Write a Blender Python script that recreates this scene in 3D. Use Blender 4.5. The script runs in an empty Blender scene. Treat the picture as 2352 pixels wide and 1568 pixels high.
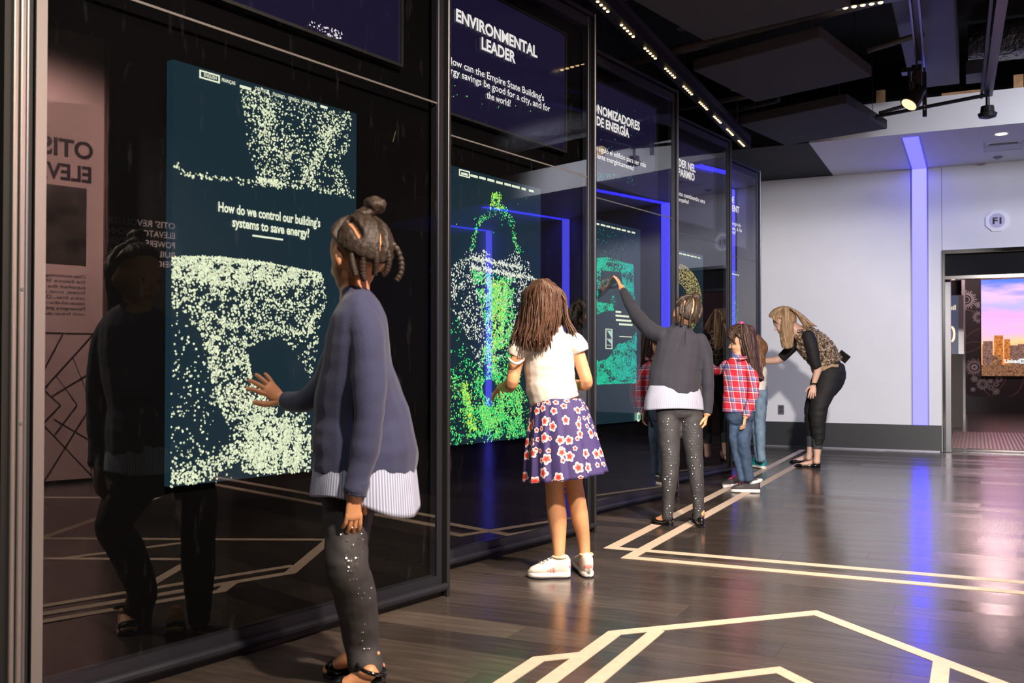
import bpy, bmesh, math, random
import numpy as np
from mathutils import Vector, Matrix, noise as mnoise

random.seed(7)
RNG = np.random.default_rng(7)
scene = bpy.context.scene
COL = scene.collection

# ------------------------------------------------------------------ camera
F_PX, YAW, PITCH, ROLL, CY, CAM_H = 2232.24, .4457, .0148, .0014, 808.82, .93
cam_data = bpy.data.cameras.new('camera')
cam = bpy.data.objects.new('camera', cam_data)
COL.objects.link(cam)
cam_data.sensor_width = 36.0
cam_data.lens = F_PX / 2352 * 36.0
cam_data.shift_y = (CY - 784) / 2352
cam_data.clip_start = .05
cam_data.clip_end = 100
cam_data.dof.use_dof = True
cam_data.dof.focus_distance = 5.2
cam_data.dof.aperture_fstop = 5.0
_r = Vector((math.cos(YAW), math.sin(YAW), 0))
_f = Vector((-math.sin(YAW) * math.cos(PITCH), math.cos(YAW) * math.cos(PITCH), math.sin(PITCH)))
_u = _r.cross(_f)
CAM = Vector((0, 0, CAM_H))
_m = Matrix((_r, _u, -_f)).transposed().to_4x4()
cam.matrix_world = Matrix.Translation(CAM) @ _m @ Matrix.Rotation(ROLL, 4, 'Z')
scene.camera = cam

# ------------------------------------------------------------------ world, exposure
world = bpy.data.worlds.new('dim_interior')
scene.world = world
world.use_nodes = True
world.node_tree.nodes['Background'].inputs[0].default_value = (.5, .5, .62, 1)
world.node_tree.nodes['Background'].inputs[1].default_value = .02
scene.view_settings.view_transform = 'Standard'
scene.view_settings.look = 'None'
scene.view_settings.exposure = 0.0
scene.view_settings.gamma = 1.0
scene.view_settings.use_curve_mapping = False
scene.cycles.use_denoising = True
scene.cycles.max_bounces = 8
scene.cycles.transparent_max_bounces = 16
scene.cycles.sample_clamp_indirect = 6.0

# ------------------------------------------------------------------ pixel helpers (directions only)
def ray(x, y):
    a, b = x - 1176, y - CY
    c, s = math.cos(ROLL), math.sin(ROLL)
    uu, vv = c * a + s * b, -s * a + c * b
    return (_r * uu - _u * vv) / F_PX + _f
def at(x, y, zc):
    return CAM + ray(x, y) * zc
def on_z(x, y, z=0.0):
    d = ray(x, y)
    return CAM + d * ((z - CAM_H) / d.z)
def on_y(x, y, Y):
    d = ray(x, y)
    return CAM + d * (Y / d.y)

# ------------------------------------------------------------------ room constants
X0, Y1, PP, ANG, YW = -1.9591, 3.4677, 1.6857, .1795, 11.66
ZSOF = 3.134

# ------------------------------------------------------------------ materials
def nodes_of(m):
    nt = m.node_tree
    return nt, nt.nodes, nt.links
MATS = {}
def mat(name, color=(.5, .5, .5), rough=.5, metal=0., spec=.5, emit=None, estr=1., coat=0., sheen=0.,
        noise=None, bump=None, sample=None):
    """noise=(scale, amount) colour variation; bump=(scale, strength)"""
    if name in MATS:
        return MATS[name]
    m = bpy.data.materials.new(name)
    m.use_nodes = True
    nt, N, L = nodes_of(m)
    b = N['Principled BSDF']
    b.inputs['Base Color'].default_value = (*color, 1)
    b.inputs['Roughness'].default_value = rough
    b.inputs['Metallic'].default_value = metal
    b.inputs['Specular IOR Level'].default_value = spec
    b.inputs['Coat Weight'].default_value = coat
    b.inputs['Coat Roughness'].default_value = .05
    b.inputs['Sheen Weight'].default_value = sheen
    if emit:
        b.inputs['Emission Color'].default_value = (*emit, 1)
        b.inputs['Emission Strength'].default_value = estr
    if noise or bump:
        tc = N.new('ShaderNodeTexCoord')
    if noise:
        n = N.new('ShaderNodeTexNoise'); n.inputs['Scale'].default_value = noise[0]; n.inputs['Detail'].default_value = 4
        L.new(tc.outputs['Object'], n.inputs['Vector'])
        mr = N.new('ShaderNodeMapRange')
        mr.inputs['To Min'].default_value = 1 - noise[1]; mr.inputs['To Max'].default_value = 1 + noise[1]
        mr.inputs['From Min'].default_value = .3; mr.inputs['From Max'].default_value = .7
        L.new(n.outputs['Fac'], mr.inputs['Value'])
        mx = N.new('ShaderNodeVectorMath'); mx.operation = 'MULTIPLY'
        mx.inputs[0].default_value = color
        L.new(mr.outputs['Result'], mx.inputs[1])
        L.new(mx.outputs['Vector'], b.inputs['Base Color'])
    if bump:
        n = N.new('ShaderNodeTexNoise'); n.inputs['Scale'].default_value = bump[0]; n.inputs['Detail'].default_value = 3
        L.new(tc.outputs['Object'], n.inputs['Vector'])
        bp = N.new('ShaderNodeBump'); bp.inputs['Strength'].default_value = bump[1]; bp.inputs['Distance'].default_value = .01
        L.new(n.outputs['Fac'], bp.inputs['Height'])
        L.new(bp.outputs['Normal'], b.inputs['Normal'])
    if sample:
        m.cycles.emission_sampling = sample
    MATS[name] = m
    return m

def emis(name, color, strength=1., sample='NONE'):
    if name in MATS:
        return MATS[name]
    m = bpy.data.materials.new(name); m.use_nodes = True
    nt, N, L = nodes_of(m)
    N.remove(N['Principled BSDF'])
    e = N.new('ShaderNodeEmission')
    e.inputs[0].default_value = (*color, 1); e.inputs[1].default_value = strength
    L.new(e.outputs[0], N['Material Output'].inputs[0])
    m.cycles.emission_sampling = sample
    MATS[name] = m
    return m

# ------------------------------------------------------------------ mesh builder
class MB:
    def __init__(s):
        s.v = []; s.f = []; s.mi = []
    def add(s, vs, fs, mi=0):
        o = len(s.v)
        s.v += [tuple(v) for v in vs]
        s.f += [tuple(i + o for i in f) for f in fs]
        s.mi += [mi] * len(fs)
        return s
    def box(s, x0, x1, y0, y1, z0, z1, mi=0, M=None):
        vs = [Vector((x, y, z)) for z in (z0, z1) for y in (y0, y1) for x in (x0, x1)]
        if M is not None:
            vs = [M @ v for v in vs]
        return s.add(vs, [(0, 2, 3, 1), (4, 5, 7, 6), (0, 1, 5, 4), (2, 6, 7, 3), (0, 4, 6, 2), (1, 3, 7, 5)], mi)
    def bar(s, a, b, w, h, mi=0, up=(0, 0, 1)):
        """rectangular bar from a to b, w across, h along up"""
        a, b = Vector(a), Vector(b); d = (b - a); L = d.length; d.normalize()
        upv = Vector(up)
        if abs(d.dot(upv)) > .95: upv = Vector((1, 0, 0))
        sd = d.cross(upv).normalized(); u2 = sd.cross(d)
        M = Matrix((sd, d, u2)).transposed().to_4x4(); M.translation = a
        return s.box(-w / 2, w / 2, 0, L, -h / 2, h / 2, mi, M)
    def prism(s, pts, z0, z1, mi=0):
        """pts: ccw xy polygon"""
        n = len(pts)
        vs = [(p[0], p[1], z0) for p in pts] + [(p[0], p[1], z1) for p in pts]
        fs = [tuple(reversed(range(n))), tuple(range(n, 2 * n))] + [(i, (i + 1) % n, n + (i + 1) % n, n + i) for i in range(n)]
        return s.add(vs, fs, mi)
    def tube(s, pts, rad, n=10, mi=0, cap=True):
        pts = [Vector(p) for p in pts]
        k = len(pts)
        rad = [rad] * k if not hasattr(rad, '__len__') else rad
        rings = []; ref = None
        for i, p in enumerate(pts):
            t = (pts[min(i + 1, k - 1)] - pts[max(i - 1, 0)]).normalized()
            if ref is None:
                ref = Vector((0, 0, 1)) if abs(t.z) < .9 else Vector((1, 0, 0))
            a = (ref - t * ref.dot(t)).normalized(); b = t.cross(a); ref = a
            rings.append([p + (a * math.cos(q) + b * math.sin(q)) * rad[i] for q in [2 * math.pi * j / n for j in range(n)]])
        vs = [v for r in rings for v in r]; fs = []
        for i in range(k - 1):
            for j in range(n):
                fs.append((i * n + j, i * n + (j + 1) % n, (i + 1) * n + (j + 1) % n, (i + 1) * n + j))
        if cap:
            fs.append(tuple(reversed(range(n)))); fs.append(tuple(range((k - 1) * n, k * n)))
        return s.add(vs, fs, mi)
    def mesh(s, name, mats, off=None, smooth=False):
        me = bpy.data.meshes.new(name)
        vs = s.v if off is None else [(v[0] - off[0], v[1] - off[1], v[2] - off[2]) for v in s.v]
        me.from_pydata(vs, [], s.f)
        mats = mats if isinstance(mats, (list, tuple)) else [mats]
        for m in mats: me.materials.append(m)
        if len(mats) > 1: me.polygons.foreach_set('material_index', s.mi)
        if smooth: me.polygons.foreach_set('use_smooth', [True] * len(me.polygons))
        me.update()
        return me
    def build(s, name, mats, parent=None, smooth=False, world=True):
        off = None
        if parent is not None and world: off = wloc(parent)
        me = s.mesh(name, mats, off, smooth)
        return link(name, me, parent)
def wloc(o):
    p = Vector((0, 0, 0))
    while o is not None:
        p = p + o.location; o = o.parent
    return p
def link(name, me, parent=None):
    o = bpy.data.objects.new(name, me); COL.objects.link(o)
    o.parent = parent
    return o
def tag(o, label=None, cat=None, group=None, kind=None):
    if label: o['label'] = label
    if cat: o['category'] = cat
    if group: o['group'] = group
    if kind: o['kind'] = kind
    return o
def empty(name, loc, rz=0., label=None, cat=None, group=None, kind=None):
    o = bpy.data.objects.new(name, None); COL.objects.link(o)
    o.location = loc; o.rotation_euler = (0, 0, rz); o.empty_display_size = .1
    return tag(o, label, cat, group, kind)
def bevel(o, w=.004, seg=2):
    b = o.modifiers.new('bevel', 'BEVEL'); b.width = w; b.segments = seg; b.limit_method = 'ANGLE'
    return o
def text_mesh(body, bold=.0, align='CENTER', spacing=1.0, line=1.0):
    cu = bpy.data.curves.new('txt', 'FONT'); cu.body = body
    cu.align_x = align; cu.offset = bold; cu.space_character = spacing; cu.space_line = line
    cu.resolution_u = 3
    o = bpy.data.objects.new('txt', cu); COL.objects.link(o)
    dg = bpy.context.evaluated_depsgraph_get()
    me = bpy.data.meshes.new_from_object(o.evaluated_get(dg))
    bpy.data.objects.remove(o); bpy.data.curves.remove(cu)
    me.materials.clear()
    return me
def text_obj(name, body, M, width, cap, mtl, parent, bold=.0, align='CENTER', spacing=1.0):
    """flat lettering: local frame M has x=reading direction, y=up; fitted to width and cap height"""
    me = text_mesh(body, bold, align, spacing)
    co = np.empty(len(me.vertices) * 3); me.vertices.foreach_get('co', co); co = co.reshape(-1, 3)
    w = co[:, 0].max() - co[:, 0].min()
    kx = width / w; ky = cap / .70
    cx = (co[:, 0].max() + co[:, 0].min()) / 2
    co[:, 0] = (co[:, 0] - cx) * kx; co[:, 1] *= ky; co[:, 2] = 0
    me.vertices.foreach_set('co', co.ravel())
    me.transform(M); me.materials.append(mtl); me.update()
    return link(name, me, parent)
def frame_M(o, xdir, ydir):
    xdir, ydir = Vector(xdir).normalized(), Vector(ydir).normalized()
    M = Matrix((xdir, ydir, xdir.cross(ydir))).transposed().to_4x4(); M.translation = Vector(o)
    return M
# ================================================================== ceiling spotlights, one an added key behind the camera
LIGHTS = []
M_BLACKMETAL = mat('black_powder_coat', (.012, .012, .014), .45, 0, .4)
M_LENS = emis('warm_lamp_lens', (1, .66, .36), 1.7)
def spotlight(loc, target, power, color, angle, blend=.6, size=.06, label='', group='track spotlights on the ceiling', zt=3.95):
    """a track head: canopy, stem, can with lens; the lamp sits at the lens"""
    loc, target = Vector(loc), Vector(target)
    d = (target - loc).normalized()
    root = empty('track_spotlight', loc, 0, label, 'spotlight', group)
    z = Vector((0, 0, 1))
    m = MB(); m.tube([loc - d * .02 + z * .02, Vector((loc.x, loc.y, zt))], .012, 8)
    m.box(loc.x - .05, loc.x + .05, loc.y - .05, loc.y + .05, zt - .03, zt)
    m.build('mount', M_BLACKMETAL, root)
    m = MB(); m.tube([loc - d * .16, loc - d * .15, loc - d * .08, loc - d * .075, loc + d * .0], [.03, .05, .055, .065, .07], 16)
    m.tube([loc - d * .05 + z * .13, loc - d * .06 + z * .05], .02, 8)
    m.build('can', M_BLACKMETAL, root, smooth=False)
    m = MB(); m.tube([loc + d * .001, loc + d * .003], .058, 16)
    m.build('lens', M_LENS, root)
    ld = bpy.data.lights.new('spot_lamp', 'SPOT'); ld.energy = power; ld.color = color
    ld.spot_size = math.radians(angle); ld.spot_blend = blend; ld.shadow_soft_size = size
    lo = bpy.data.objects.new('spot_lamp', ld); COL.objects.link(lo); lo.parent = root
    lo.matrix_local = Matrix.Translation(d * .08) @ d.to_track_quat('-Z', 'Y').to_matrix().to_4x4()
    return root

WARM = (1, .80, .62); NEUT = (1, .93, .88); COOL = (.86, .88, 1)
spotlight((1.5, .9, 3.78), (-1.5, 2.8, .8), 1600, WARM, 62, .7, .10, 'black ceiling spotlight aimed at the nearest glass panel')
spotlight((1.3, 3.2, 3.78), (-1.5, 5.4, .5), 900, WARM, 66, .7, .10, 'black ceiling spotlight aimed at the middle of the panel row')
spotlight((1.05, -1.5, 2.98), (-1.35, 8.4, .7), 3500, NEUT, 27, .6, .12, 'unseen key spotlight added behind the camera, aimed at the bending woman')  # unseen key light, added behind the camera to throw the woman's shadow
spotlight((2.7, 6.7, 3.2), (-.9, 11.6, 1.6), 520, COOL, 62, .9, .25, 'black ceiling spotlight washing the white end wall')
spotlight((-.2, .3, 3.78), (-2.2, 1.9, 1.2), 110, NEUT, 50, .8, .10, 'black ceiling spotlight near the first panel post')
spotlight((1.6, 2.6, 3.78), (3.02, 3.7, 1.6), 2600, (1, .74, .66), 80, .8, .10, 'black ceiling spotlight washing the rose display board')
spotlight((.5, 2.2, 3.78), (-.4, 4.4, 0), 750, WARM, 90, .9, .12, 'black ceiling spotlight over the floor pattern')
spotlight((3.2, 8.2, 3.6), (1.0, 11.66, 1.8), 320, COOL, 95, .9, .12, 'black ceiling spotlight in the elevator lobby')

# ================================================================== structure
M_WALL = mat('white_painted_wall', (.72, .72, .74), .55, noise=(3., .02), bump=(120, .04))
M_BASE = mat('black_baseboard', (.02, .021, .024), .4)
M_CEIL = mat('black_ceiling_paint', (.010, .010, .012), .8, noise=(5, .2))
M_DARKWALL = mat('dark_wall_paint', (.012, .011, .012), .55)
def struct(name, mb, m, parent=None, **k):
    o = mb.build(name, m, parent, **k)
    if parent is None: o['kind'] = 'structure'
    return o

# floor: slab with long dark vinyl planks laid on it
def floor_material(name, col, rough, tint):
    m = bpy.data.materials.new(name); m.use_nodes = True
    nt, N, L = nodes_of(m); b = N['Principled BSDF']
    tc = N.new('ShaderNodeTexCoord')
    mp = N.new('ShaderNodeMapping'); mp.inputs['Scale'].default_value = (1.2, 14, 1)
    L.new(tc.outputs['Generated' if False else 'Object'], mp.inputs['Vector'])
    oi = N.new('ShaderNodeObjectInfo')
    ad = N.new('ShaderNodeVectorMath'); ad.operation = 'ADD'
    L.new(mp.outputs[0], ad.inputs[0]); L.new(oi.outputs['Location'], ad.inputs[1])
    n = N.new('ShaderNodeTexNoise'); n.inputs['Scale'].default_value = 3.; n.inputs['Detail'].default_value = 6
    L.new(ad.outputs[0], n.inputs['Vector'])
    cr = N.new('ShaderNodeValToRGB')
    cr.color_ramp.elements[0].color = (*[c * .72 for c in col], 1); cr.color_ramp.elements[0].position = .3
    cr.color_ramp.elements[1].color = (*[c * 1.3 for c in col], 1); cr.color_ramp.elements[1].position = .7
    L.new(n.outputs['Fac'], cr.inputs[0]); L.new(cr.outputs[0], b.inputs['Base Color'])
    n2 = N.new('ShaderNodeTexNoise'); n2.inputs['Scale'].default_value = 1.3; n2.inputs['Detail'].default_value = 5
    L.new(ad.outputs[0], n2.inputs['Vector'])
    mr = N.new('ShaderNodeMapRange'); mr.inputs['To Min'].default_value = rough - .05; mr.inputs['To Max'].default_value = rough + .07
    L.new(n2.outputs['Fac'], mr.inputs['Value']); L.new(mr.outputs[0], b.inputs['Roughness'])
    n3 = N.new('ShaderNodeTexNoise'); n3.inputs['Scale'].default_value = 9.; n3.inputs['Detail'].default_value = 2
    mp3 = N.new('ShaderNodeMapping'); mp3.inputs['Scale'].default_value = (2.5, 5, 1)
    L.new(tc.outputs['Object'], mp3.inputs['Vector']); L.new(mp3.outputs[0], n3.inputs['Vector'])
    bp = N.new('ShaderNodeBump'); bp.inputs['Strength'].default_value = .10; bp.inputs['Distance'].default_value = .003
    L.new(n3.outputs['Fac'], bp.inputs['Height']); L.new(bp.outputs['Normal'], b.inputs['Normal'])
    b.inputs['Specular IOR Level'].default_value = .85
    return m
FM = [floor_material('vinyl_plank_a', (.050, .041, .036), .19, 0), floor_material('vinyl_plank_b', (.064, .052, .045), .22, 0),
      floor_material('vinyl_plank_c', (.041, .034, .030), .17, 0), floor_material('vinyl_plank_d', (.082, .066, .056), .25, 0)]
m = MB(); m.box(-2.9, 7.6, -3.1, 24.5, -.06, -.0012)
floor = struct('floor', m, FM[0])
pl_me = []
PLW, PLL = .182, 1.22
for k in range(4):
    mb = MB(); mb.box(0, PLL - .0016, 0, PLW - .0016, -.0012, 0); pl_me.append(mb.mesh('plank', FM[k]))
row = 0; y = 2.28
while y < 11.5:
    x = -2.05 - random.random() * 1.0
    while x < .62:
        k = random.choices([0, 1, 2, 3], [4, 3, 3, 1.3])[0]
        o = link('plank', pl_me[k], floor); o.location = (x, y, 0)
        x += PLL
    y += PLW; row += 1

m = MB(); m.box(-2.9, 7.6, -3.1, 11.66, 3.95, 4.05); struct('ceiling', m, M_CEIL)
m = MB(); m.box(-2.9, -2.75, -3.1, 11.8, 0, 3.95); struct('wall_left', m, M_DARKWALL)
m = MB(); m.box(-2.75, 7.6, -3.2, -3.1, 0, 3.95); struct('wall_rear', m, M_DARKWALL)
m = MB(); m.box(3.45, 3.6, -3.1, 6.3, 0, 3.95); struct('wall_right', m, M_DARKWALL)
m = MB(); m.box(7.5, 7.6, -3.1, 11.8, 0, 3.95); struct('wall_far_right', m, M_DARKWALL)

# white end wall with a doorway cut out (built from the pieces around the opening)
DX0, DX1, DZ = -.333, 1.12, 2.215
m = MB()
m.box(-2.75, DX0 - .004, YW, YW + .14, 0, ZSOF)
m.box(DX1, 7.5, YW, YW + .14, 0, ZSOF)
wall_back = struct('wall_back', m, M_WALL)
m = MB(); m.box(DX0 + .0, DX1, YW + .0, YW + .14, DZ, ZSOF)
m.build('wall_panel', M_WALL, wall_back)
m = MB(); m.box(DX0 - .004, DX0, YW + .012, YW + .14, 0, ZSOF); m.build('wall_joint', M_BASE, wall_back)
m = MB(); m.box(-2.75, 7.5, YW, YW + .14, ZSOF, 3.95); m.build('upper_wall', M_CEIL, wall_back)
m = MB(); m.box(-2.3, DX0 - .012, YW - .012, YW, 0, .291); bevel(struct('baseboard_back', m, M_BASE), .003)
m = MB(); m.box(-2.3, DX0 - .03, YW - .03, YW - .012, 0, .014); struct('trim_1', m, mat('scuffed_steel_strip', (.35, .36, .42), .35, 1))
m = MB(); m.box(DX1 + .03, 7.5, YW - .012, YW, 0, .291); struct('baseboard_right', m, M_BASE)

# white soffit box with pale fascia; black dropped ceiling left of it
SX0, SY0 = -1.475, 9.86
m = MB(); m.box(SX0, 7.5, SY0, YW, ZSOF, 3.455)
soffit = struct('ceiling_soffit', m, M_WALL)
m = MB(); m.box(-2.75, SX0 - .003, SY0, YW, ZSOF + .002, 3.4); struct('ceiling_black_drop', m, mat('charcoal_ceiling_board', (.009, .0085, .0085), .8))

# blue light strips: soffit leg + wall leg, one lamp each
M_BLUE = emis('blue_led_diffuser', (.30, .27, 6.5), 1., 'AUTO')
M_BLUE2 = emis('blue_led_diffuser_wall', (.50, .46, 5.5), 1., 'AUTO')
M_SLOT = mat('slot_edge_violet', (.25, .24, .6), .4)
def blue_strip(x0, x1, label):
    root = empty('light_strip', ((x0 + x1) / 2, YW, .3), 0, label, 'light', 'blue light strips of the elevator lobby')
    m = MB(); m.box(x0, x1, SY0 + .16, YW - .012, ZSOF - .006, ZSOF); m.build('ceiling_diffuser', M_BLUE, root)
    m = MB(); m.box(x0, x1, YW - .012, YW, .293, ZSOF - .0); m.build('wall_diffuser', M_BLUE2, root)
    m = MB()
    for xx in (x0, x1):
        m.box(xx - .008, xx + .001 if xx == x0 else xx + .008, YW - .014, YW, .293, ZSOF)
        m.box(xx - .008, xx + .008, SY0 + .16, YW - .012, ZSOF - .008, ZSOF)
    m.build('edge_trim', M_SLOT, root)
blue_strip(-.637, -.478, 'glowing blue light strip on the white wall beside the doorway')
blue_strip(1.70, 1.86, 'glowing blue light strip right of the doorway, mirrored in third panel')
blue_strip(4.22, 4.38, 'glowing blue light strip far along the lobby, mirrored in second panel')
blue_strip(5.92, 6.08, 'glowing blue light strip at the far lobby end')

# downlight, vent and sensor on the soffit
c = Vector((.224, 10.238, ZSOF))
root = empty('recessed_downlight', c, 0, 'small round lit downlight in the white soffit', 'downlight')
m = MB(); m.tube([c + Vector((0, 0, -.004)), c], .05, 20); m.build('bulb', emis('downlight_bulb', (1, .85, .62), 5.), root)
m = MB(); m.tube([c + Vector((0, 0, -.006)), c + Vector((0, 0, -.001))], [.062, .066], 20, cap=False); m.build('ring', mat('white_plastic', (.7, .7, .7), .4), root)
root = empty('air_vent', (.254, 10.84, ZSOF), 0, 'flush rectangular air vent in the white soffit', 'vent')
m = MB(); x0, x1, y0, y1 = .075, .43, 10.62, 11.03
for a in ((x0, x1, y0, y0 + .012), (x0, x1, y1 - .012, y1), (x0, x0 + .012, y0, y1), (x1 - .012, x1, y0, y1)):
    m.box(*a, ZSOF - .006, ZSOF)
m.build('frame', mat('vent_white', (.55, .55, .58), .5), root)
m = MB(); m.box(x0 + .05, x1 - .05, y0 + .04, y0 + .10, ZSOF - .004, ZSOF); m.build('slot', M_BLACKMETAL, root)
m = MB(); m.box(x0 + .02, x1 - .02, y0 + .12, y1 - .02, ZSOF - .004, ZSOF); m.build('damper_plate', mat('vent_white', ), root)
c = Vector((.215, 11.35, ZSOF)); root = empty('ceiling_sensor', c, 0, 'small round grey sensor near the soffit edge', 'sensor')
m = MB(); m.tube([c - Vector((0, 0, .022)), c - Vector((0, 0, .012)), c], [.02, .042, .05], 20); m.build('dome', mat('grey_plastic', (.22, .21, .25), .4), root)

# octagonal F1 sign
c = Vector((.209, YW - .001, 2.506)); root = empty('wall_sign', c, 0, 'white octagonal sign reading F1 above the doorway', 'sign')
def octa(R):
    return [(c.x + R * math.cos(math.pi / 8 + k * math.pi / 4), c.z + R * math.sin(math.pi / 8 + k * math.pi / 4)) for k in range(8)]
def plate(pts, y0, y1, mb):
    n = len(pts); vs = [(p[0], y1, p[1]) for p in pts] + [(p[0], y0, p[1]) for p in pts]
    mb.add(vs, [tuple(range(n)), tuple(reversed(range(n, 2 * n)))] + [(i, n + i, n + (i + 1) % n, (i + 1) % n) for i in range(n)])
m = MB(); plate(octa(.122), YW - .012, YW - .001, m); m.build('plate', mat('sign_white', (.85, .86, .9), .35), root)
m = MB(); plate(octa(.104), YW - .014, YW - .012, m); m.build('inner_bevel', mat('sign_white'), root)
m = MB(); plate([(c.x + .078 * math.cos(k * math.pi / 16), c.z + .078 * math.sin(k * math.pi / 16)) for k in range(32)], YW - .015, YW - .014, m)
m.build('disc', mat('sign_disc', (.52, .5, .68), .4), root)
M = frame_M((c.x - wloc(root).x, -.0165, c.z - wloc(root).z - .034), (1, 0, 0), (0, 0, 1))
text_obj('lettering', 'F1', M, .085, .068, mat('sign_ink', (.02, .015, .03), .4), root, .03)

# power outlet
root = empty('power_outlet', (-2.07, YW, .373), 0, 'grey double power outlet low on the white wall', 'outlet')
m = MB(); m.box(-2.105, -2.036, YW - .006, YW, .373, .484); bevel(m.build('cover_plate', mat('outlet_grey', (.10, .10, .12), .4), root), .002)
for zz in (.398, .440):
    m = MB(); m.box(-2.092, -2.049, YW - .009, YW - .006, zz, zz + .03); m.build('socket', mat('socket_dark', (.045, .045, .055), .4), root)

# ------------------------------------------------------------------ doorway and the room beyond
M_CHROME = mat('polished_steel', (.75, .74, .74), .10, 1)
M_BRUSH = mat('brushed_steel', (.42, .41, .42), .28, 1)
root = empty('door_1', (DX0, YW, 0), 0, kind='structure')
m = MB(); m.box(DX0, DX0 + .028, YW - .02, YW + .18, 0, DZ); bevel(m.build('frame_left', M_CHROME, root), .003)
m = MB(); m.box(DX1 - .028, DX1, YW - .02, YW + .18, 0, DZ); m.build('frame_right', M_CHROME, root)
m = MB(); m.box(DX0 + .028, DX1 - .028, YW - .02, YW + .18, DZ - .045, DZ); bevel(m.build('frame_head', M_CHROME, root), .003)
m = MB(); m.box(DX0 + .028, DX1 - .028, YW + .03, YW + .16, 1.93, DZ - .045); m.build('header_panel', mat('black_gloss', (.006, .006, .007), .6, spec=.15), root)
m = MB(); m.box(DX0 + .028, DX1 - .028, YW + .0, YW + .17, 1.895, 1.93); m.build('header_rail', M_CHROME, root)
m = MB(); m.box(DX0 + .028, DX0 + .078, YW + .2, YW + .5, 0, 1.93); m.build('inner_jamb', mat('dark_brushed_steel', (.16, .16, .17), .35, 1), root)
m = MB(); m.box(DX0 + .028, DX1 - .028, YW - .02, YW + .03, 0, .012); m.build('threshold', M_CHROME, root)
# ribbed entrance mat: every bar a part
root = empty('entrance_mat', (DX0 + .1, YW + .1, 0), 0, 'dark ribbed metal entrance mat in the doorway', 'mat')
m = MB(); m.box(DX0 + .03, DX1 - .03, YW + .5, YW + 3.7, 0, .006); m.build('tray', mat('mat_dark', (.02, .016, .016), .5), root)
bar_me = None
for i in range(34):
    xx = DX0 + .05 + i * .042
    if bar_me is None:
        mb = MB(); mb.box(0, .02, 0, 3.14, 0, .008); bar_me = mb.mesh('rib', mat('mat_bronze', (.30, .20, .16), .3, 1))
    o = link('rib', bar_me, root); o.location = Vector((xx, YW + .53, .006)) - root.location
m = MB(); m.box(DX0 + .03, DX1 - .03, YW + .4, YW + .5, 0, .012); m.build('edge_trim', M_CHROME, root)
# walls of the room beyond
YF = 22.4
m = MB(); m.box(-3.2, 3.6, YF, YF + .1, .33, 4.0); struct('wall_beyond', m, mat('dark_aubergine_wall', (.020, .013, .018), .5))
m = MB(); m.box(-3.2, 3.6, YF - .02, YF + .1, 0, .33); struct('baseboard_beyond', m, M_BASE)
m = MB(); m.box(-3.3, -3.2, YW + .14, YF, 0, 4.0); m.box(3.6, 3.7, YW + .14, YF, 0, 4.0); struct('wall_beyond_sides', m, mat('brown_side_wall', (.05, .028, .015), .4))
m = MB(); m.box(-3.2, 3.6, YW + .14, YF, 4.0, 4.1); struct('ceiling_beyond', m, M_CEIL)
# LED video wall with a dusk skyline
vw = empty('video_wall', (.05, YF, .9), 0, 'large bright screen showing a pink sunset over city towers', 'screen')
def vx(px): return on_y(px, 760, YF - .08).x
def vz(py): return on_y(2300, py, YF - .08).z
VX0, VX1, VZ0, VZ1 = vx(2254), vx(2254) + 3.2, vz(863), vz(641)
def sky_mat():
    m = bpy.data.materials.new('dusk_sky_picture'); m.use_nodes = True
    nt, N, L = nodes_of(m); N.remove(N['Principled BSDF'])
    tc = N.new('ShaderNodeTexCoord')
    mp = N.new('ShaderNodeMapping'); mp.inputs['Rotation'].default_value = (0, -.45, 0); mp.inputs['Scale'].default_value = (.5, 1, 2.2)
    L.new(tc.outputs['Object'], mp.inputs['Vector'])
    n = N.new('ShaderNodeTexNoise'); n.inputs['Scale'].default_value = 1.3; n.inputs['Detail'].default_value = 5
    L.new(mp.outputs[0], n.inputs['Vector'])
    sx = N.new('ShaderNodeSeparateXYZ'); L.new(tc.outputs['Object'], sx.inputs[0])
    h = N.new('ShaderNodeMapRange'); h.inputs['From Min'].default_value = 0.; h.inputs['From Max'].default_value = VZ1 - .9
    L.new(sx.outputs['Z'], h.inputs['Value'])
    ad = N.new('ShaderNodeMath'); ad.operation = 'MULTIPLY_ADD'; ad.inputs[1].default_value = .55; ad.inputs[2].default_value = -.27
    L.new(n.outputs['Fac'], ad.inputs[0])
    a2 = N.new('ShaderNodeMath'); L.new(ad.outputs[0], a2.inputs[0]); L.new(h.outputs[0], a2.inputs[1])
    cr = N.new('ShaderNodeValToRGB'); E = cr.color_ramp.elements
    E[0].position = 0; E[0].color = (.9, .25, .08, 1); E[1].position = 1; E[1].color = (.10, .18, .75, 1)
    for p, c in ((.30, (1., .50, .25)), (.42, (1., .42, .55)), (.58, (.85, .35, .85)), (.75, (.42, .38, .95)), (.88, (.7, .45, .9))):
        e = E.new(p); e.color = (*c, 1)
    L.new(a2.outputs[0], cr.inputs[0])
    e = N.new('ShaderNodeEmission'); e.inputs[1].default_value = 1.5
    L.new(cr.outputs[0], e.inputs[0]); L.new(e.outputs[0], N['Material Output'].inputs[0])
    return m
m = MB(); m.box(VX0, VX1, YF - .08, YF - .006, VZ0, VZ1); m.build('sky_picture', sky_mat(), vw)
m = MB(); m.box(VX0 - .02, VX1 + .02, YF - .06, YF - .006, VZ0 - .02, VZ1 + .02); m.build('bezel', M_BLACKMETAL, vw)
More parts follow.
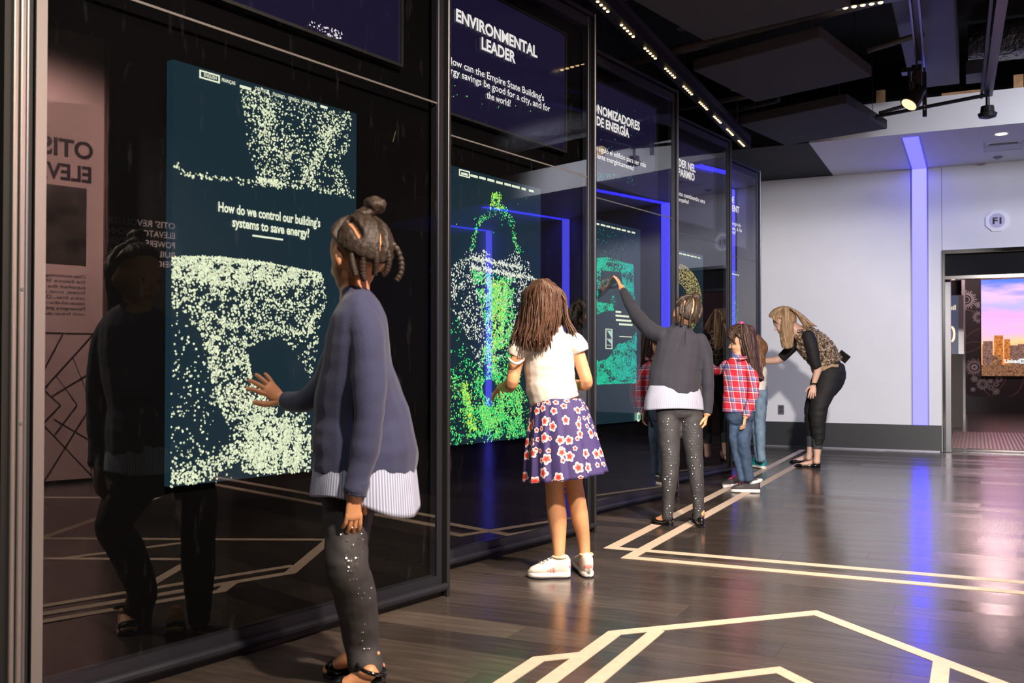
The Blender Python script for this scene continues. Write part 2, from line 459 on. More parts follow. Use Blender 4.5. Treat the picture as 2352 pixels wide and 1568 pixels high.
def city_mat(name, lo, hi):
    m = bpy.data.materials.new(name); m.use_nodes = True
    nt, N, L = nodes_of(m); N.remove(N['Principled BSDF'])
    tc = N.new('ShaderNodeTexCoord'); n = N.new('ShaderNodeTexVoronoi'); n.inputs['Scale'].default_value = 46
    L.new(tc.outputs['Object'], n.inputs['Vector'])
    cr = N.new('ShaderNodeValToRGB'); cr.color_ramp.elements[0].color = (*lo, 1); cr.color_ramp.elements[1].color = (*hi, 1)
    L.new(n.outputs['Color'], cr.inputs[0])
    e = N.new('ShaderNodeEmission'); L.new(cr.outputs[0], e.inputs[0]); L.new(e.outputs[0], N['Material Output'].inputs[0])
    return m
CM = [city_mat('towers_orange', (.25, .06, .02), (1., .35, .08)), city_mat('towers_grey', (.05, .04, .05), (.45, .22, .16)), city_mat('skyline_dark', (.03, .025, .03), (.5, .22, .1))]
for (xa, xb, yt, k) in ((2256, 2262, 790, 1), (2258, 2280, 783, 1), (2283, 2304, 770, 0), (2306, 2320, 779, 0), (2317, 2338, 793, 1), (2338, 2375, 790, 1),
                        (2276, 2300, 815, 2), (2380, 2400, 765, 0), (2405, 2450, 790, 1)):
    m = MB(); m.box(vx(xa), vx(xb), YF - .086, YF - .08, VZ0, vz(yt)); m.build('tower_picture', CM[k], vw)
m = MB(); m.box(VX0, VX1, YF - .09, YF - .08, VZ0, vz(838)); m.build('street_picture', CM[2], vw)
M_WHITE_E = emis('screen_white', (1, 1, 1), 1.2)
def vtext(s, px0, px1, py, cap):
    M = frame_M(Vector(((vx(px0) + vx(px1)) / 2, YF - .094, vz(py))) - vw.location, (1, 0, 0), (0, 0, 1))
    text_obj('lettering', s, M, vx(px1) - vx(px0), cap, M_WHITE_E, vw, .03)
vtext('Linked', 2307, 2341, 833, .075)
m = MB(); m.box(vx(2342), vx(2353), YF - .094, YF - .09, vz(834.5), vz(823.5)); m.build('logo_square', M_WHITE_E, vw)
M = frame_M(Vector(((vx(2347.5)), YF - .097, vz(832.5))) - vw.location, (1, 0, 0), (0, 0, 1))
text_obj('lettering', 'in', M, vx(2351) - vx(2344), .075, mat('ink_blue_screen', (.02, .06, .2), .5), vw, .03)
# ornament decals on the dark wall: each one a flat appliqué
M_ORN = mat('silver_appliqué', (.45, .43, .44), .35, .3)
def ring_poly(mb, cx, cz, r0, r1, n=28, y=YF - .004):
    vs = []
    for k in range(n):
        a = 2 * math.pi * k / n
        vs += [(cx + r0 * math.cos(a), y, cz + r0 * math.sin(a)), (cx + r1 * math.cos(a), y, cz + r1 * math.sin(a))]
    mb.add(vs, [(2 * k, 2 * ((k + 1) % n), 2 * ((k + 1) % n) + 1, 2 * k + 1) for k in range(n)])
def sunburst(px, py, rpx, rays, solid, label):
    P = on_y(px, py, YF - .004); k = 22.0 / F_PX * 1.0
    R = rpx * k
    mb = MB()
    ring_poly(mb, P.x, P.z, R * .50, R * .58); ring_poly(mb, P.x, P.z, R * .62, R * .70)
    if solid: ring_poly(mb, P.x, P.z, R * .12, R * .36, 20)
    else: ring_poly(mb, P.x, P.z, R * .28, R * .34, 20)
    for i in range(rays):
        a = 2 * math.pi * i / rays; L_ = R * (1. if i % 2 == 0 else .88); w = R * .05
        d = Vector((math.cos(a), 0, math.sin(a))); s = Vector((-d.z, 0, d.x)) * w
        o = Vector((P.x, YF - .004, P.z))
        mb.add([o + d * R * .74 - s, o + d * R * .74 + s, o + d * L_ + s * .7, o + d * L_ - s * .7], [(0, 1, 2, 3)])
    o = mb.build('sunburst_ornament', M_ORN); tag(o, label, 'ornament', 'silver sunburst ornaments on the dark wall')
for a in ((2219, 688, 21, 24, 0, 'large silver sunburst ornament highest beside the screen'), (2247, 700, 8, 12, 1, 'tiny silver flower ornament left of the screen sky'),
          (2249, 728, 14, 20, 0, 'round toothed silver ornament partly under the screen edge'), (2238, 843, 19, 22, 1, 'silver sunburst ornament with open centre at screen bottom corner'),
          (2238, 870, 8, 14, 1, 'small silver gear ornament under the screen corner'), (2257, 882, 13, 20, 0, 'silver sunburst ornament below the screen'),
          (2235, 894, 6, 10, 1, 'tiny silver starburst ornament low on the wall'), (2275, 875, 6, 12, 1, 'tiny silver disc ornament under the screen'),
          (2276, 890, 7, 12, 0, 'small silver ring ornament low under the screen'), (2288, 882, 7, 6, 0, 'small silver star ornament low under the screen'),
          (2288, 899, 8, 16, 1, 'lowest small silver gear ornament under the screen'), (2295, 870, 8, 14, 0, 'small silver ring ornament right under the screen edge')):
    sunburst(*a)
mb = MB()
for (px, py, rpx) in ((2215, 760, 45), (2290, 840, 85), (2240, 850, 60), (2300, 870, 40)):
    P = on_y(px, py, YF - .002); ring_poly(mb, P.x, P.z, rpx * .00985 - .012, rpx * .00985 + .012, 48, YF - .002)
tag(mb.build('orbit_line_ornament', mat('dim_bronze_line', (.12, .07, .06), .4)), 'thin bronze orbit circles drawn across the dark wall', 'ornament')
# kiosk, posts seen at the left of the doorway
P = on_y(2199, 815, 16.5)
root = empty('kiosk', (P.x, 16.5, 0), 0, 'blue grey kiosk panel with a glowing ring seen through the doorway', 'kiosk')
xk0, xk1 = on_y(2179, 700, 16.5).x, on_y(2201, 700, 16.5).x
zk0, zk1 = on_y(2190, 813, 16.5).z, on_y(2190, 678, 16.5).z
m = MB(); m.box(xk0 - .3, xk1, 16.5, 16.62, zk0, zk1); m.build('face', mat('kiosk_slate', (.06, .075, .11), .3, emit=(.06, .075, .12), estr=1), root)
m = MB(); m.box(xk1, xk1 + .075, 16.5, 16.62, zk0, zk1); m.build('side', M_BRUSH, root)
m = MB(); m.box(xk0 - .3, xk1 + .06, 16.52, 16.6, 0, zk0); m.build('pedestal', mat('kiosk_bronze', (.05, .03, .02), .4), root)
Pc = on_y(2186, 767, 16.49)
m = MB(); m.tube([(Pc.x + .035 * math.cos(a), Pc.y, Pc.z + .108 * math.sin(a)) for a in [2 * math.pi * k / 24 for k in range(25)]], .014, 8, cap=False)
m.build('glowing_ring', emis('ring_glow', (1, .62, .36), 2.2), root)
P2 = on_y(2189, 707, 16.49); m = MB()
for k in range(4): m.box(P2.x - .05 + k * .024, P2.x - .033 + k * .024, 16.485, 16.5, P2.z - .03, P2.z + .01 + .012 * k)
m.build('printed_mark', emis('mark_glow', (1, .8, .6), .9), root)
for (px, pyb, lab) in ((2181, 942, 'nearer brass barrier post seen through the doorway'), (2188, 936, 'further brass barrier post seen through the doorway')):
    B = on_z(px, pyb, 0); T = .93
    B = Vector((B.x, B.y, 0))
    root = empty('barrier_post', B, 0, lab, 'post', 'brass barrier posts')
    m = MB(); m.tube([B + Vector((0, 0, .02)), B + Vector((0, 0, .97))], .035, 12); m.build('pole', mat('brass', (.75, .5, .22), .25, 1), root)
    m = MB(); m.tube([B, B + Vector((0, 0, .02))], .15, 16); m.build('foot', mat('brass'), root)
B = on_y(2213, 760, YF - 1.0)
m = MB(); m.box(B.x - .03, B.x + .03, YF - 1., YF, 0, 4.0); struct('trim_2', m, M_BRUSH)
for i, (xx, yy, e) in enumerate(((.6, 14.2, 60), (.3, 18.5, 300))):
    ld = bpy.data.lights.new('lobby_fill_light', 'POINT'); ld.energy = e; ld.color = (1, .66, .66); ld.shadow_soft_size = .35  # pinkish lamps added out of view to brighten the room beyond
    root = empty('added_ceiling_lamp', (xx, yy, 3.9), 0, ('unseen lamp added just beyond the doorway', 'unseen lamp added deep in the room beyond')[i], 'lamp')
    m = MB(); m.tube([(xx, yy, 3.93), (xx, yy, 4.0)], .12, 16); m.build('housing', M_BLACKMETAL, root)
    lo = bpy.data.objects.new('lobby_fill_light', ld); COL.objects.link(lo); lo.parent = root; lo.location = (0, 0, -.15)
# ================================================================== pale lines inlaid on the floor
M_LINE = mat('pale_floor_tape', (.62, .50, .40), .42, noise=(30, .08))
def floor_line(pts, w, z, label, closed=False):
    """mitred ribbon with real thickness"""
    P = [Vector((p[0], p[1])) for p in pts]; n = len(P); Lf = []; Rt = []
    for i in range(n):
        d0 = (P[i] - P[i - 1]).normalized() if i > 0 else None
        d1 = (P[i + 1] - P[i]).normalized() if i < n - 1 else None
        if d0 is None: d0 = d1
        if d1 is None: d1 = d0
        n0 = Vector((-d0.y, d0.x)); n1 = Vector((-d1.y, d1.x)); b = (n0 + n1).normalized()
        k = w / 2 / max(.3, b.dot(n0))
        Lf.append(P[i] + b * k); Rt.append(P[i] - b * k)
    mb = MB()
    for i in range(n - 1):
        q = [Lf[i], Rt[i], Rt[i + 1], Lf[i + 1]]
        mb.add([(v.x, v.y, z) for v in q] + [(v.x, v.y, .0) for v in q],
               [(0, 1, 2, 3), (0, 4, 5, 1), (1, 5, 6, 2), (2, 6, 7, 3), (3, 7, 4, 0)])
    o = mb.build('floor_line', M_LINE)
    return tag(o, label, 'floor line')
W_ = .062
floor_line([(3.2, 4.79), (-1.70, 4.745), (-1.765, 11.3)], W_, .0012, 'pale floor line turning along the glass panels, nearest to them')
floor_line([(3.2, 4.54), (-1.535, 4.54), (-1.545, 9.9)], W_, .0018, 'pale floor line turning along the glass panels, second from them')
floor_line([(-1.146, .6), (-1.146, 3.235), (-.556, 3.83), (.55, 2.72), (1.7, 3.87), (2.9, 2.67)], .055, .0012, 'pale floor line zigzagging with the tallest peak in front')
floor_line([(-1.02, .6), (-1.02, 3.33)], .05, .0018, 'straight pale floor line joining the outer peak line')
floor_line([(-1.262, .6), (-1.262, 2.84), (-1.155, 2.945)], .05, .0018, 'short bent pale floor line left of the peak')
floor_line([(-1.0, 2.62), (-.555, 3.06), (.55, 1.95), (1.7, 3.10), (2.9, 1.9)], .05, .0012, 'pale floor line with the lower peak at the picture bottom')
floor_line([(-.104, 3.36), (-.104, 2.62)], .05, .0018, 'short pale floor line branching down from the right slope')

# ================================================================== ceiling equipment
M_BAFFLE = mat('charcoal_felt', (.055, .055, .064), .9, noise=(60, .15), bump=(400, .2))
def baffle(pts, z0, th, label):
    cx = sum(p[0] for p in pts) / 4; cy = sum(p[1] for p in pts) / 4
    root = empty('acoustic_baffle', (cx, cy, z0), 0, label, 'acoustic panel', 'charcoal acoustic panels under the ceiling')
    m = MB(); m.prism(pts, z0, z0 + th); bevel(m.build('felt_board', M_BAFFLE, root), .008)
    for p in pts:
        q = Vector((p[0] * .8 + cx * .2, p[1] * .8 + cy * .2, 0))
        m = MB(); m.tube([q + Vector((0, 0, z0 + th)), q + Vector((0, 0, 3.94))], .003, 6); m.build('hanger_wire', mat('steel_wire', (.4, .4, .42), .35, 1), root)
baffle([(-1.864, 6.977), (-.920, 6.629), (-.692, 7.684), (-1.622, 8.026)], 3.1, .085, 'hanging charcoal acoustic panel in the middle of three')
baffle([(-1.905, 8.72), (-.954, 8.37), (-.7215, 9.435), (-1.68, 9.72)], 3.1, .085, 'hanging charcoal acoustic panel in front of the white fascia')
baffle([(-1.87, 5.28), (-.90, 5.05), (-.67, 6.13), (-1.628, 6.36)], 3.1, .085, 'hanging charcoal acoustic panel nearest the camera')
M_PIPE = mat('grey_conduit', (.16, .16, .17), .45, .3)
def pipe(a, b, r, label, name='conduit', m_=None):
    m = MB(); m.tube([a, b], r, 10); o = m.build(name, m_ or M_PIPE); tag(o, label, 'pipe')
pipe((-2.6, 7.30, 3.32), (-.55, 6.70, 3.32), .035, 'grey round conduit running above the middle acoustic panel')
pipe((-2.6, 6.35, 3.42), (-1.7, 6.05, 3.42), .03, 'short grey conduit left of the lit track')
pipe((-2.6, 8.9, 3.36), (-1.2, 8.62, 3.36), .028, 'grey conduit behind the middle acoustic panel')
pipe((-2.6, 5.75, 3.45), (-1.5, 5.35, 3.45), .03, 'grey conduit crossing over the lit track near the picture top')
pipe((-2.6, 9.9, 3.5), (-1.7, 9.5, 3.5), .03, 'dim grey conduit behind the furthest acoustic panel')
pipe((-.78, 9.05, 3.13), (.11, 8.86, 3.17), .016, 'thin black bar hung across the white fascia', 'crossbar', M_BLACKMETAL)
pipe((-.72, 7.68, 3.30), (-.33, 7.55, 3.33), .022, 'grey crossbar joining the panel corner to the strut', 'crossbar')
pipe((-.78, 9.35, 3.23), (-.55, 9.25, 3.25), .018, 'short dark crossbar at the corner of the furthest panel', 'crossbar')

# LED track over the panels
root = empty('led_track', (-2.0, 7.2, 3.05), 0, 'long black track of tiny warm lights above the glass panels', 'track light')
m = MB(); m.bar((-1.955, 2.6, 3.085), (-2.0, 9.45, 3.085), .085, .07); m.build('rail', M_BLACKMETAL, root)
m = MB(); m.bar((-1.925, 2.6, 3.14), (-1.965, 9.45, 3.14), .02, .05); m.build('spine', mat('rail_edge', (.05, .05, .075), .4), root)
led = None
M_LED = emis('warm_led_bead', (1, .66, .28), 5.)
for gidx in range(14):
    for k in range(5):
        yy = 2.79 + gidx * .4857 + k * .058
        if yy > 9.42: continue
        if led is None:
            mb = MB(); mb.tube([(0, 0, -.006), (0, 0, 0)], [.008, .011], 8); led = mb.mesh('led', M_LED)
        o = link('led', led, root); o.location = Vector((-1.955 - .045 * (yy - 2.6) / 6.85, yy, 3.05)) - root.location
for yy in (3.6, 5.4, 7.2, 9.0):
    m = MB(); m.tube([(-1.99, yy, 3.12), (-1.99, yy, 3.94)], .004, 6); m.build('hanger_rod', mat('steel_wire'), root)
    m = MB(); m.tube([(-1.99, yy, 3.5), (-1.99, yy, 3.53)], .06, 14); m.build('hanger_disc', M_PIPE, root)
root = empty('led_bar', (-.58, 6.42, 3.2), 0, 'short black light bar with warm dots at the top edge', 'track light')
m = MB(); m.box(-.80, -.40, 6.39, 6.45, 3.2, 3.25); m.build('rail', M_BLACKMETAL, root)
for k in range(5):
    o = link('led', led, root); o.scale = (1.6, 1.6, 1); o.location = (-.735 + .052 * k + .58, 0, 0)
# struts, duct, suspended heads
M_VSTRUT = mat('strut_violet_lit', (.10, .095, .15), .35, .6)  # purple light on the struts is put into their colour
root = empty('ceiling_strut', (-.37, 6.9, 3.15), 0, 'slotted ceiling strut that carries the near lamp', 'strut')
m = MB(); m.bar((-.345, 6.0, 3.17), (-.385, 7.75, 3.17), .012, .06); m.bar((-.295, 6.0, 3.17), (-.335, 7.75, 3.17), .012, .06); m.build('side_rail', M_VSTRUT, root)
m = MB(); m.bar((-.32, 6.0, 3.2), (-.36, 7.75, 3.2), .05, .012); m.build('web', M_BLACKMETAL, root)
m = MB(); m.box(-.36, -.31, 6.4, 6.46, 3.2, 3.94); m.build('drop_rod', M_BLACKMETAL, root)
root = empty('ceiling_strut', (.15, 7.5, 3.2), 0, 'wide ceiling strut at the right carrying the round head', 'strut')
m = MB(); m.bar((.17, 6.1, 3.22), (.10, 9.0, 3.22), .065, .065); m.build('channel', M_VSTRUT, root)
m = MB(); m.bar((.105, 6.1, 3.20), (.05, 9.0, 3.20), .02, .05); m.build('side_rail', M_BLACKMETAL, root)
m = MB(); m.tube([(.10, 8.9, 3.0), (.10, 8.9, 3.94)], .012, 8); m.build('drop_rod', M_BLACKMETAL, root)
c = on_y(2268, 258, 8.9); root = empty('ceiling_speaker', c, 0, 'black round speaker head hanging before the white fascia', 'speaker')
m = MB(); m.tube([c + Vector((0, 0, q)) for q in (-.05, -.04, -.01, .0, .05, .055)], [.03, .065, .075, .055, .05, .02], 18); m.build('head', M_BLACKMETAL, root)
m = MB(); m.tube([c + Vector((0, 0, .05)), c + Vector((0, 0, .16))], .014, 8); m.build('stem', M_BLACKMETAL, root)
c = on_y(2124, 268, 8.6); root = empty('hanging_bracket', c, 0, 'narrow slotted bracket hanging in front of the fascia', 'bracket')
m = MB(); m.bar(c, c + Vector((.0, -.02, .36)), .032, .03, 0, (0, 1, 0)); m.build('bar', M_BLACKMETAL, root)
m = MB(); m.tube([c + Vector((0, -.02, .34)), (c.x, c.y - .02, 3.40)], .008, 8); m.build('drop_rod', M_BLACKMETAL, root)
for k in range(5):
    q = c + Vector((0, -.018, .05 + k * .03)); m = MB(); m.box(q.x - .006, q.x + .006, q.y - .003, q.y, q.z, q.z + .014); m.build('slot', mat('slot_light', (.3, .3, .35), .4), root)
m = MB(); m.box(-.51, -.12, 6.9, 9.3, 3.40, 3.75); tag(bevel(m.build('air_duct', mat('duct_violet_lit', (.038, .034, .044), .55, .2, noise=(8, .1))), .01), 'boxy dark air duct between the two ceiling struts', 'duct')  # black duct, the faint purple light on it put into its colour
def foil_mat():
    m = bpy.data.materials.new('crumpled_foil'); m.use_nodes = True
    nt, N, L = nodes_of(m); b = N['Principled BSDF']; b.inputs['Base Color'].default_value = (.35, .35, .37, 1); b.inputs['Metallic'].default_value = .9; b.inputs['Roughness'].default_value = .2
    n = N.new('ShaderNodeTexNoise'); n.inputs['Scale'].default_value = 26; n.inputs['Detail'].default_value = 5
    tc = N.new('ShaderNodeTexCoord'); L.new(tc.outputs['Object'], n.inputs['Vector'])
    bp = N.new('ShaderNodeBump'); bp.inputs['Strength'].default_value = .9; bp.inputs['Distance'].default_value = .04
    L.new(n.outputs['Fac'], bp.inputs['Height']); L.new(bp.outputs['Normal'], b.inputs['Normal'])
    return m
c = on_y(2280, 88, 9.2); m = MB(); m.tube([(-.05, 9.3, c.z), (3.2, 9.3, c.z)], .17, 24)
tag(m.build('wrapped_duct', foil_mat(), smooth=True), 'round duct wrapped in crumpled shiny foil at top right', 'duct')
c = on_y(2250, 150, 8.6); m = MB(); m.box(c.x - .10, c.x + .06, 8.6, 8.9, c.z - .06, c.z + .05)
tag(m.build('junction_box', M_BLACKMETAL), 'black junction box beside the right ceiling strut', 'box')
m = MB(); m.box(-.28, .12, 9.9, 9.94, 3.456, 3.49); tag(m.build('timber_batten', mat('raw_timber', (.45, .26, .12), .6, noise=(12, .2))), 'raw timber batten lying on top of the white fascia', 'timber')
for i, (xx, lab) in enumerate(((-1.2, 'left raw timber block behind the hanging panels'), (-.86, 'raw timber block behind the furthest acoustic panel corner'), (.32, 'raw timber block right of the round speaker head'))):
    m = MB(); m.box(xx, xx + .08, 9.95, 10.0, 3.456, 3.60); tag(m.build('timber_block', mat('raw_timber')), lab, 'timber', 'raw timber blocks above the soffit')

# the near lamp on the strut, lens towards the panels
ls = on_y(2088, 240, 7.75); UPV = Vector((0, 0, 1))
strut_lamp = spotlight(ls, ls - _r * .55 - UPV * .75 - _f * .12, 45, WARM, 60, .7, .05, 'black lamp with a glowing lens hanging from the slotted strut', zt=3.14)
m = MB(); bc_ = on_y(2106, 178, 7.82); m.box(bc_.x - .035, bc_.x + .035, 7.78, 7.86, bc_.z - .09, bc_.z + .09); bevel(m.build('driver_box', mat('satin_black', (.03, .03, .033), .3), strut_lamp), .008)

# ================================================================== display wall on the other side of the room (seen mirrored)
XB = 3.0
def zb(y): return 2.47 - (y - 400) * .00352
def yb(px): return 3.526 + (px - 100) * .00337
M_ROSE = mat('rose_display_board', (.62, .42, .40), .5, noise=(2, .04))
M_INK = mat('dark_print', (.03, .02, .025), .5)
root = empty('display_board', (XB, 3.3, 0), 0, 'tall rose display board about elevators, mirrored in the nearest panel', 'display board')
m = MB(); m.box(XB, XB + .1, 2.45, 4.025, .03, 3.6); m.build('board', M_ROSE, root)
m = MB(); m.box(XB - .012, XB, 3.985, 3.995, .06, 3.6); m.box(XB - .012, XB, 4.005, 4.012, .06, 3.6); m.build('edge_beading', mat('beading_brown', (.14, .08, .07), .4), root)
def btext(s, py, cap, w, x=XB - .002, left=None, bold=.03, mt=M_INK, par=root):
    M = frame_M(Vector((x, left - w / 2, zb(py) - cap / 2)) - wloc(par), (0, -1, 0), (0, 0, 1))
    text_obj('lettering', s, M, w, cap, mt, par, bold)
btext('OTIS', 345, .135, .40, left=yb(211)); btext('ELEVATORS', 400, .125, .86, left=yb(207))
m = MB(); m.box(XB - .004, XB, 3.1, yb(196), zb(608), zb(432)); m.build('photo_print', mat('dark_photo_print', (.05, .035, .03), .5, noise=(4, .9)), root)
for i, s in enumerate(('Otis technology helped make', 'the Empire State Building', "supplied the building's original", 'fastest, most advanced of', 'years later, Otis modernized', 'state-of-the-art, energy-efficient', 'Passengers get where they', 'with fewer stops.')):
    btext(s, 634 + i * 12.2, .026, .62 * len(s) / 28, left=yb(195), bold=.0)
m = MB()
def bl(a, b):
    pa = Vector((XB - .003, yb(a[0]), zb(a[1]))); pb = Vector((XB - .003, yb(b[0]), zb(b[1])))
    m.bar(pa, pb, .006, .004, 0, (1, 0, 0))
for seg in (((215, 763), (-60, 763)), ((215, 763), (105, 885)), ((130, 860), (178, 925)), ((178, 925), (128, 990)), ((98, 885), (140, 925)), ((140, 925), (98, 968)), ((105, 970), (215, 1090)),
            ((168, 820), (212, 925)), ((212, 925), (100, 1100)), ((212, 850), (120, 905)), ((145, 763), (95, 860)), ((125, 955), (205, 1005)), ((212, 763), (212, 1090)), ((-60, 880), (40, 763)), ((40, 900), (-60, 1000))): bl(*seg)
for k in range(4): bl((248, 20 + 12 * k), (-60, 8 + 12 * k))
m.build('line_pattern', M_INK, root)
wt = empty('wall_lettering', (3.45, 4.4, 2.0), 0, 'white lettering on the dark wall, mirrored in the nearest panel', 'lettering')
for i, s in enumerate(("OTIS' REVOLUTIONARY", 'ELEVATOR TECHNOLOGY', 'POWERED MODERN', 'BUILDINGS REACHING', 'HEIGHTS')):
    w = len(s) * .0455
    M = frame_M(Vector((3.447, 4.80 - w / 2, 2.17 - i * .088)) - wt.location, (0, -1, 0), (0, 0, 1))
    text_obj('lettering', s, M, w, .055, mat('white_vinyl', (.8, .78, .75), .5), wt, .012)
# ================================================================== the row of glass panels
LP = PP / math.cos(ANG)
Tv = Vector((math.sin(ANG), math.cos(ANG), 0)); Nv = Vector((math.cos(ANG), -math.sin(ANG), 0))
def glass_mat():
    m = bpy.data.materials.new('dark_panel_glass'); m.use_nodes = True
    nt, N, L = nodes_of(m); N.remove(N['Principled BSDF'])
    fr = N.new('ShaderNodeFresnel'); fr.inputs['IOR'].default_value = 1.52
    # two faces of the sheet reflect: 2F/(1+F); back faces let light straight through
    a = N.new('ShaderNodeMath'); a.operation = 'MULTIPLY'; a.inputs[1].default_value = 2.
    b = N.new('ShaderNodeMath'); b.operation = 'ADD'; b.inputs[1].default_value = 1.
    c = N.new('ShaderNodeMath'); c.operation = 'DIVIDE'
    L.new(fr.outputs[0], a.inputs[0]); L.new(fr.outputs[0], b.inputs[0]); L.new(a.outputs[0], c.inputs[0]); L.new(b.outputs[0], c.inputs[1])
    g = N.new('ShaderNodeNewGeometry')
    inv = N.new('ShaderNodeMath'); inv.operation = 'SUBTRACT'; inv.inputs[0].default_value = 1.; L.new(g.outputs['Backfacing'], inv.inputs[1])
    fac = N.new('ShaderNodeMath'); fac.operation = 'MULTIPLY'; L.new(c.outputs[0], fac.inputs[0]); L.new(inv.outputs[0], fac.inputs[1])
    tr = N.new('ShaderNodeBsdfTransparent'); tr.inputs[0].default_value = (.97, .98, .98, 1)
    gl = N.new('ShaderNodeBsdfGlossy'); gl.inputs['Roughness'].default_value = .012
    mx = N.new('ShaderNodeMixShader'); L.new(fac.outputs[0], mx.inputs[0]); L.new(tr.outputs[0], mx.inputs[1]); L.new(gl.outputs[0], mx.inputs[2])
    # finger smears
    tc = N.new('ShaderNodeTexCoord'); mp = N.new('ShaderNodeMapping'); mp.inputs['Scale'].default_value = (1, 9, 2.2); mp.inputs['Rotation'].default_value = (.25, 0, 0)
    L.new(tc.outputs['Object'], mp.inputs['Vector'])
    n = N.new('ShaderNodeTexNoise'); n.inputs['Scale'].default_value = 2.6; n.inputs['Detail'].default_value = 7; n.inputs['Roughness'].default_value = .62
    L.new(mp.outputs[0], n.inputs['Vector'])
    r = N.new('ShaderNodeMapRange'); r.inputs['From Min'].default_value = .60; r.inputs['From Max'].default_value = .88; r.inputs['To Max'].default_value = .032
    L.new(n.outputs['Fac'], r.inputs['Value'])
    r2 = N.new('ShaderNodeMath'); r2.operation = 'MULTIPLY'; L.new(r.outputs[0], r2.inputs[0]); L.new(inv.outputs[0], r2.inputs[1])
    df = N.new('ShaderNodeBsdfDiffuse'); df.inputs[0].default_value = (.55, .55, .62, 1)
    m2 = N.new('ShaderNodeMixShader'); L.new(r2.outputs[0], m2.inputs[0]); L.new(mx.outputs[0], m2.inputs[1]); L.new(df.outputs[0], m2.inputs[2])
    L.new(m2.outputs[0], N['Material Output'].inputs[0])
    return m
M_GLASS = glass_mat()
M_FRAME = mat('graphite_frame', (.030, .032, .044), .38, .55)
M_FIN = mat('satin_steel_edge', (.11, .115, .13), .32, .9)
M_GROOVE = mat('black_groove', (.004, .004, .005), .6)
M_BACK = mat('black_backing', (.0012, .0012, .0014), .8, spec=.05)
M_SEAM = mat('steel_seam', (.14, .135, .13), .5, .3)
M_SCR = mat('touch_screen_glow', (.002, .002, .002), .06, spec=.5, emit=(.010, .027, .039), estr=1., sample='NONE')
M_SCR2 = mat('header_screen_glow', (.002, .002, .002), .06, spec=.5, emit=(.010, .0072, .028), estr=1., sample='NONE')
M_TXT = emis('screen_lettering', (1., .93, .92), 1.0)
M_TXT1 = emis('screen_lettering_cream', (.95, 1., .74), 1.0)
def dot_mat():
    m = bpy.data.materials.new('screen_dots'); m.use_nodes = True
    nt, N, L = nodes_of(m); N.remove(N['Principled BSDF'])
    at_ = N.new('ShaderNodeAttribute'); at_.attribute_name = 'dot_colour'
    e = N.new('ShaderNodeEmission'); L.new(at_.outputs['Color'], e.inputs[0]); L.new(e.outputs[0], N['Material Output'].inputs[0])
    m.cycles.emission_sampling = 'NONE'
    return m
M_DOT = dot_mat()
ZT = 2.925
SU0, SU1, SZ0, SZ1 = .492, 1.275, .564, 1.8655
UU0, UU1, UZ0, UZ1 = .252, 1.452, 2.112, 2.748
def framebox(*b, **k):
    mb = MB(); mb.box(*b, **k); return mb
def profile_parts(yl):
    """list of (name, builder, material) in panel coordinates: x out of the glass, y along the panel (0 at the fin), z up"""
    P = []
    P.append(('frame_right', framebox(-.03, .012, -.060, -.031, .05, ZT - .02), M_FRAME))
    P.append(('groove', framebox(-.03, -.004, -.031, -.017, .01, ZT), M_GROOVE))
    P.append(('edge_fin', framebox(-.25, .030, -.017, 0, 0, ZT), M_FIN))
    mb = framebox(-.03, .012, yl + .03, -.060, ZT - .085, ZT - .03); mb.box(-.03, .024, yl + .0, -.017, ZT - .022, ZT)
    P.append(('frame_top', mb, M_FRAME))
    P.append(('frame_left', framebox(-.03, .012, yl, yl + .030, .05, ZT - .02), M_FRAME))
    mb = framebox(-.03, .012, yl + .03, -.060, .052, .088)
    P.append(('frame_bottom', mb, M_FRAME))
    mb = MB(); mb.tube([(.018, yl, .040), (.018, -.017, .040)], .016, 10)
    P.append(('bottom_lip', mb, M_FRAME))
    P.append(('toe_kick', framebox(-.03, -.002, yl, -.017, 0, .052), M_GROOVE))
    P.append(('glass_pane', framebox(-.004, .004, yl + .03, -.060, .088, 1.993), M_GLASS))
    P.append(('glass_pane', framebox(-.004, .004, yl + .03, -.060, 2.000, ZT - .085), M_GLASS))
    P.append(('seam_strip', framebox(-.004, .0045, yl + .03, -.060, 1.993, 2.000), M_SEAM))
    P.append(('backing_board', framebox(-.075, -.05, yl, -.017, .0, ZT), M_BACK))
    P.append(('top_board', framebox(-.25, -.03, yl + .03, -.017, ZT - .02, ZT), M_FRAME))
    return P
PANEL_LABELS = [
    'nearest black glass panel with cream dots on its touch screen',
    'black glass panel headed ENVIRONMENTAL LEADER with green dots',
    'third black glass panel with teal dots and Spanish heading',
    'fourth black glass panel with a yellow dotted ring and Italian heading',
    'furthest black glass panel with French heading beside the white wall']
shared = [(n, mb.mesh(n, m_), m_) for n, mb, m_ in profile_parts(-LP - .005)]
short = [(n, mb.mesh(n, m_), m_) for n, mb, m_ in profile_parts(-LP + .25)]
PANELS = []
def post_of(i):
    p = Vector((X0, Y1 + PP * i, 0))
    return p - Tv * .215 if i == 4 else p
for i in range(5):
    root = empty('exhibit_panel', post_of(i), -ANG, PANEL_LABELS[i], 'glass panel', 'row of black glass exhibit panels')
    PANELS.append(root)
    for n, me, _m_ in (short if i == 4 else shared):
        o = link(n, me, root)
        if n in ('frame_right', 'edge_fin', 'frame_left'): bevel(o, .003, 1)
def pxp(i, px, py):
    """pixel -> (y, z) in the plane of panel i"""
    P = post_of(i); d = ray(px, py); t = (P - CAM).dot(Nv) / d.dot(Nv); q = CAM + d * t
    return (q - P).dot(Tv), q.z
XS = -.020          # front of the screens behind the glass
SCR, HDR = [], []
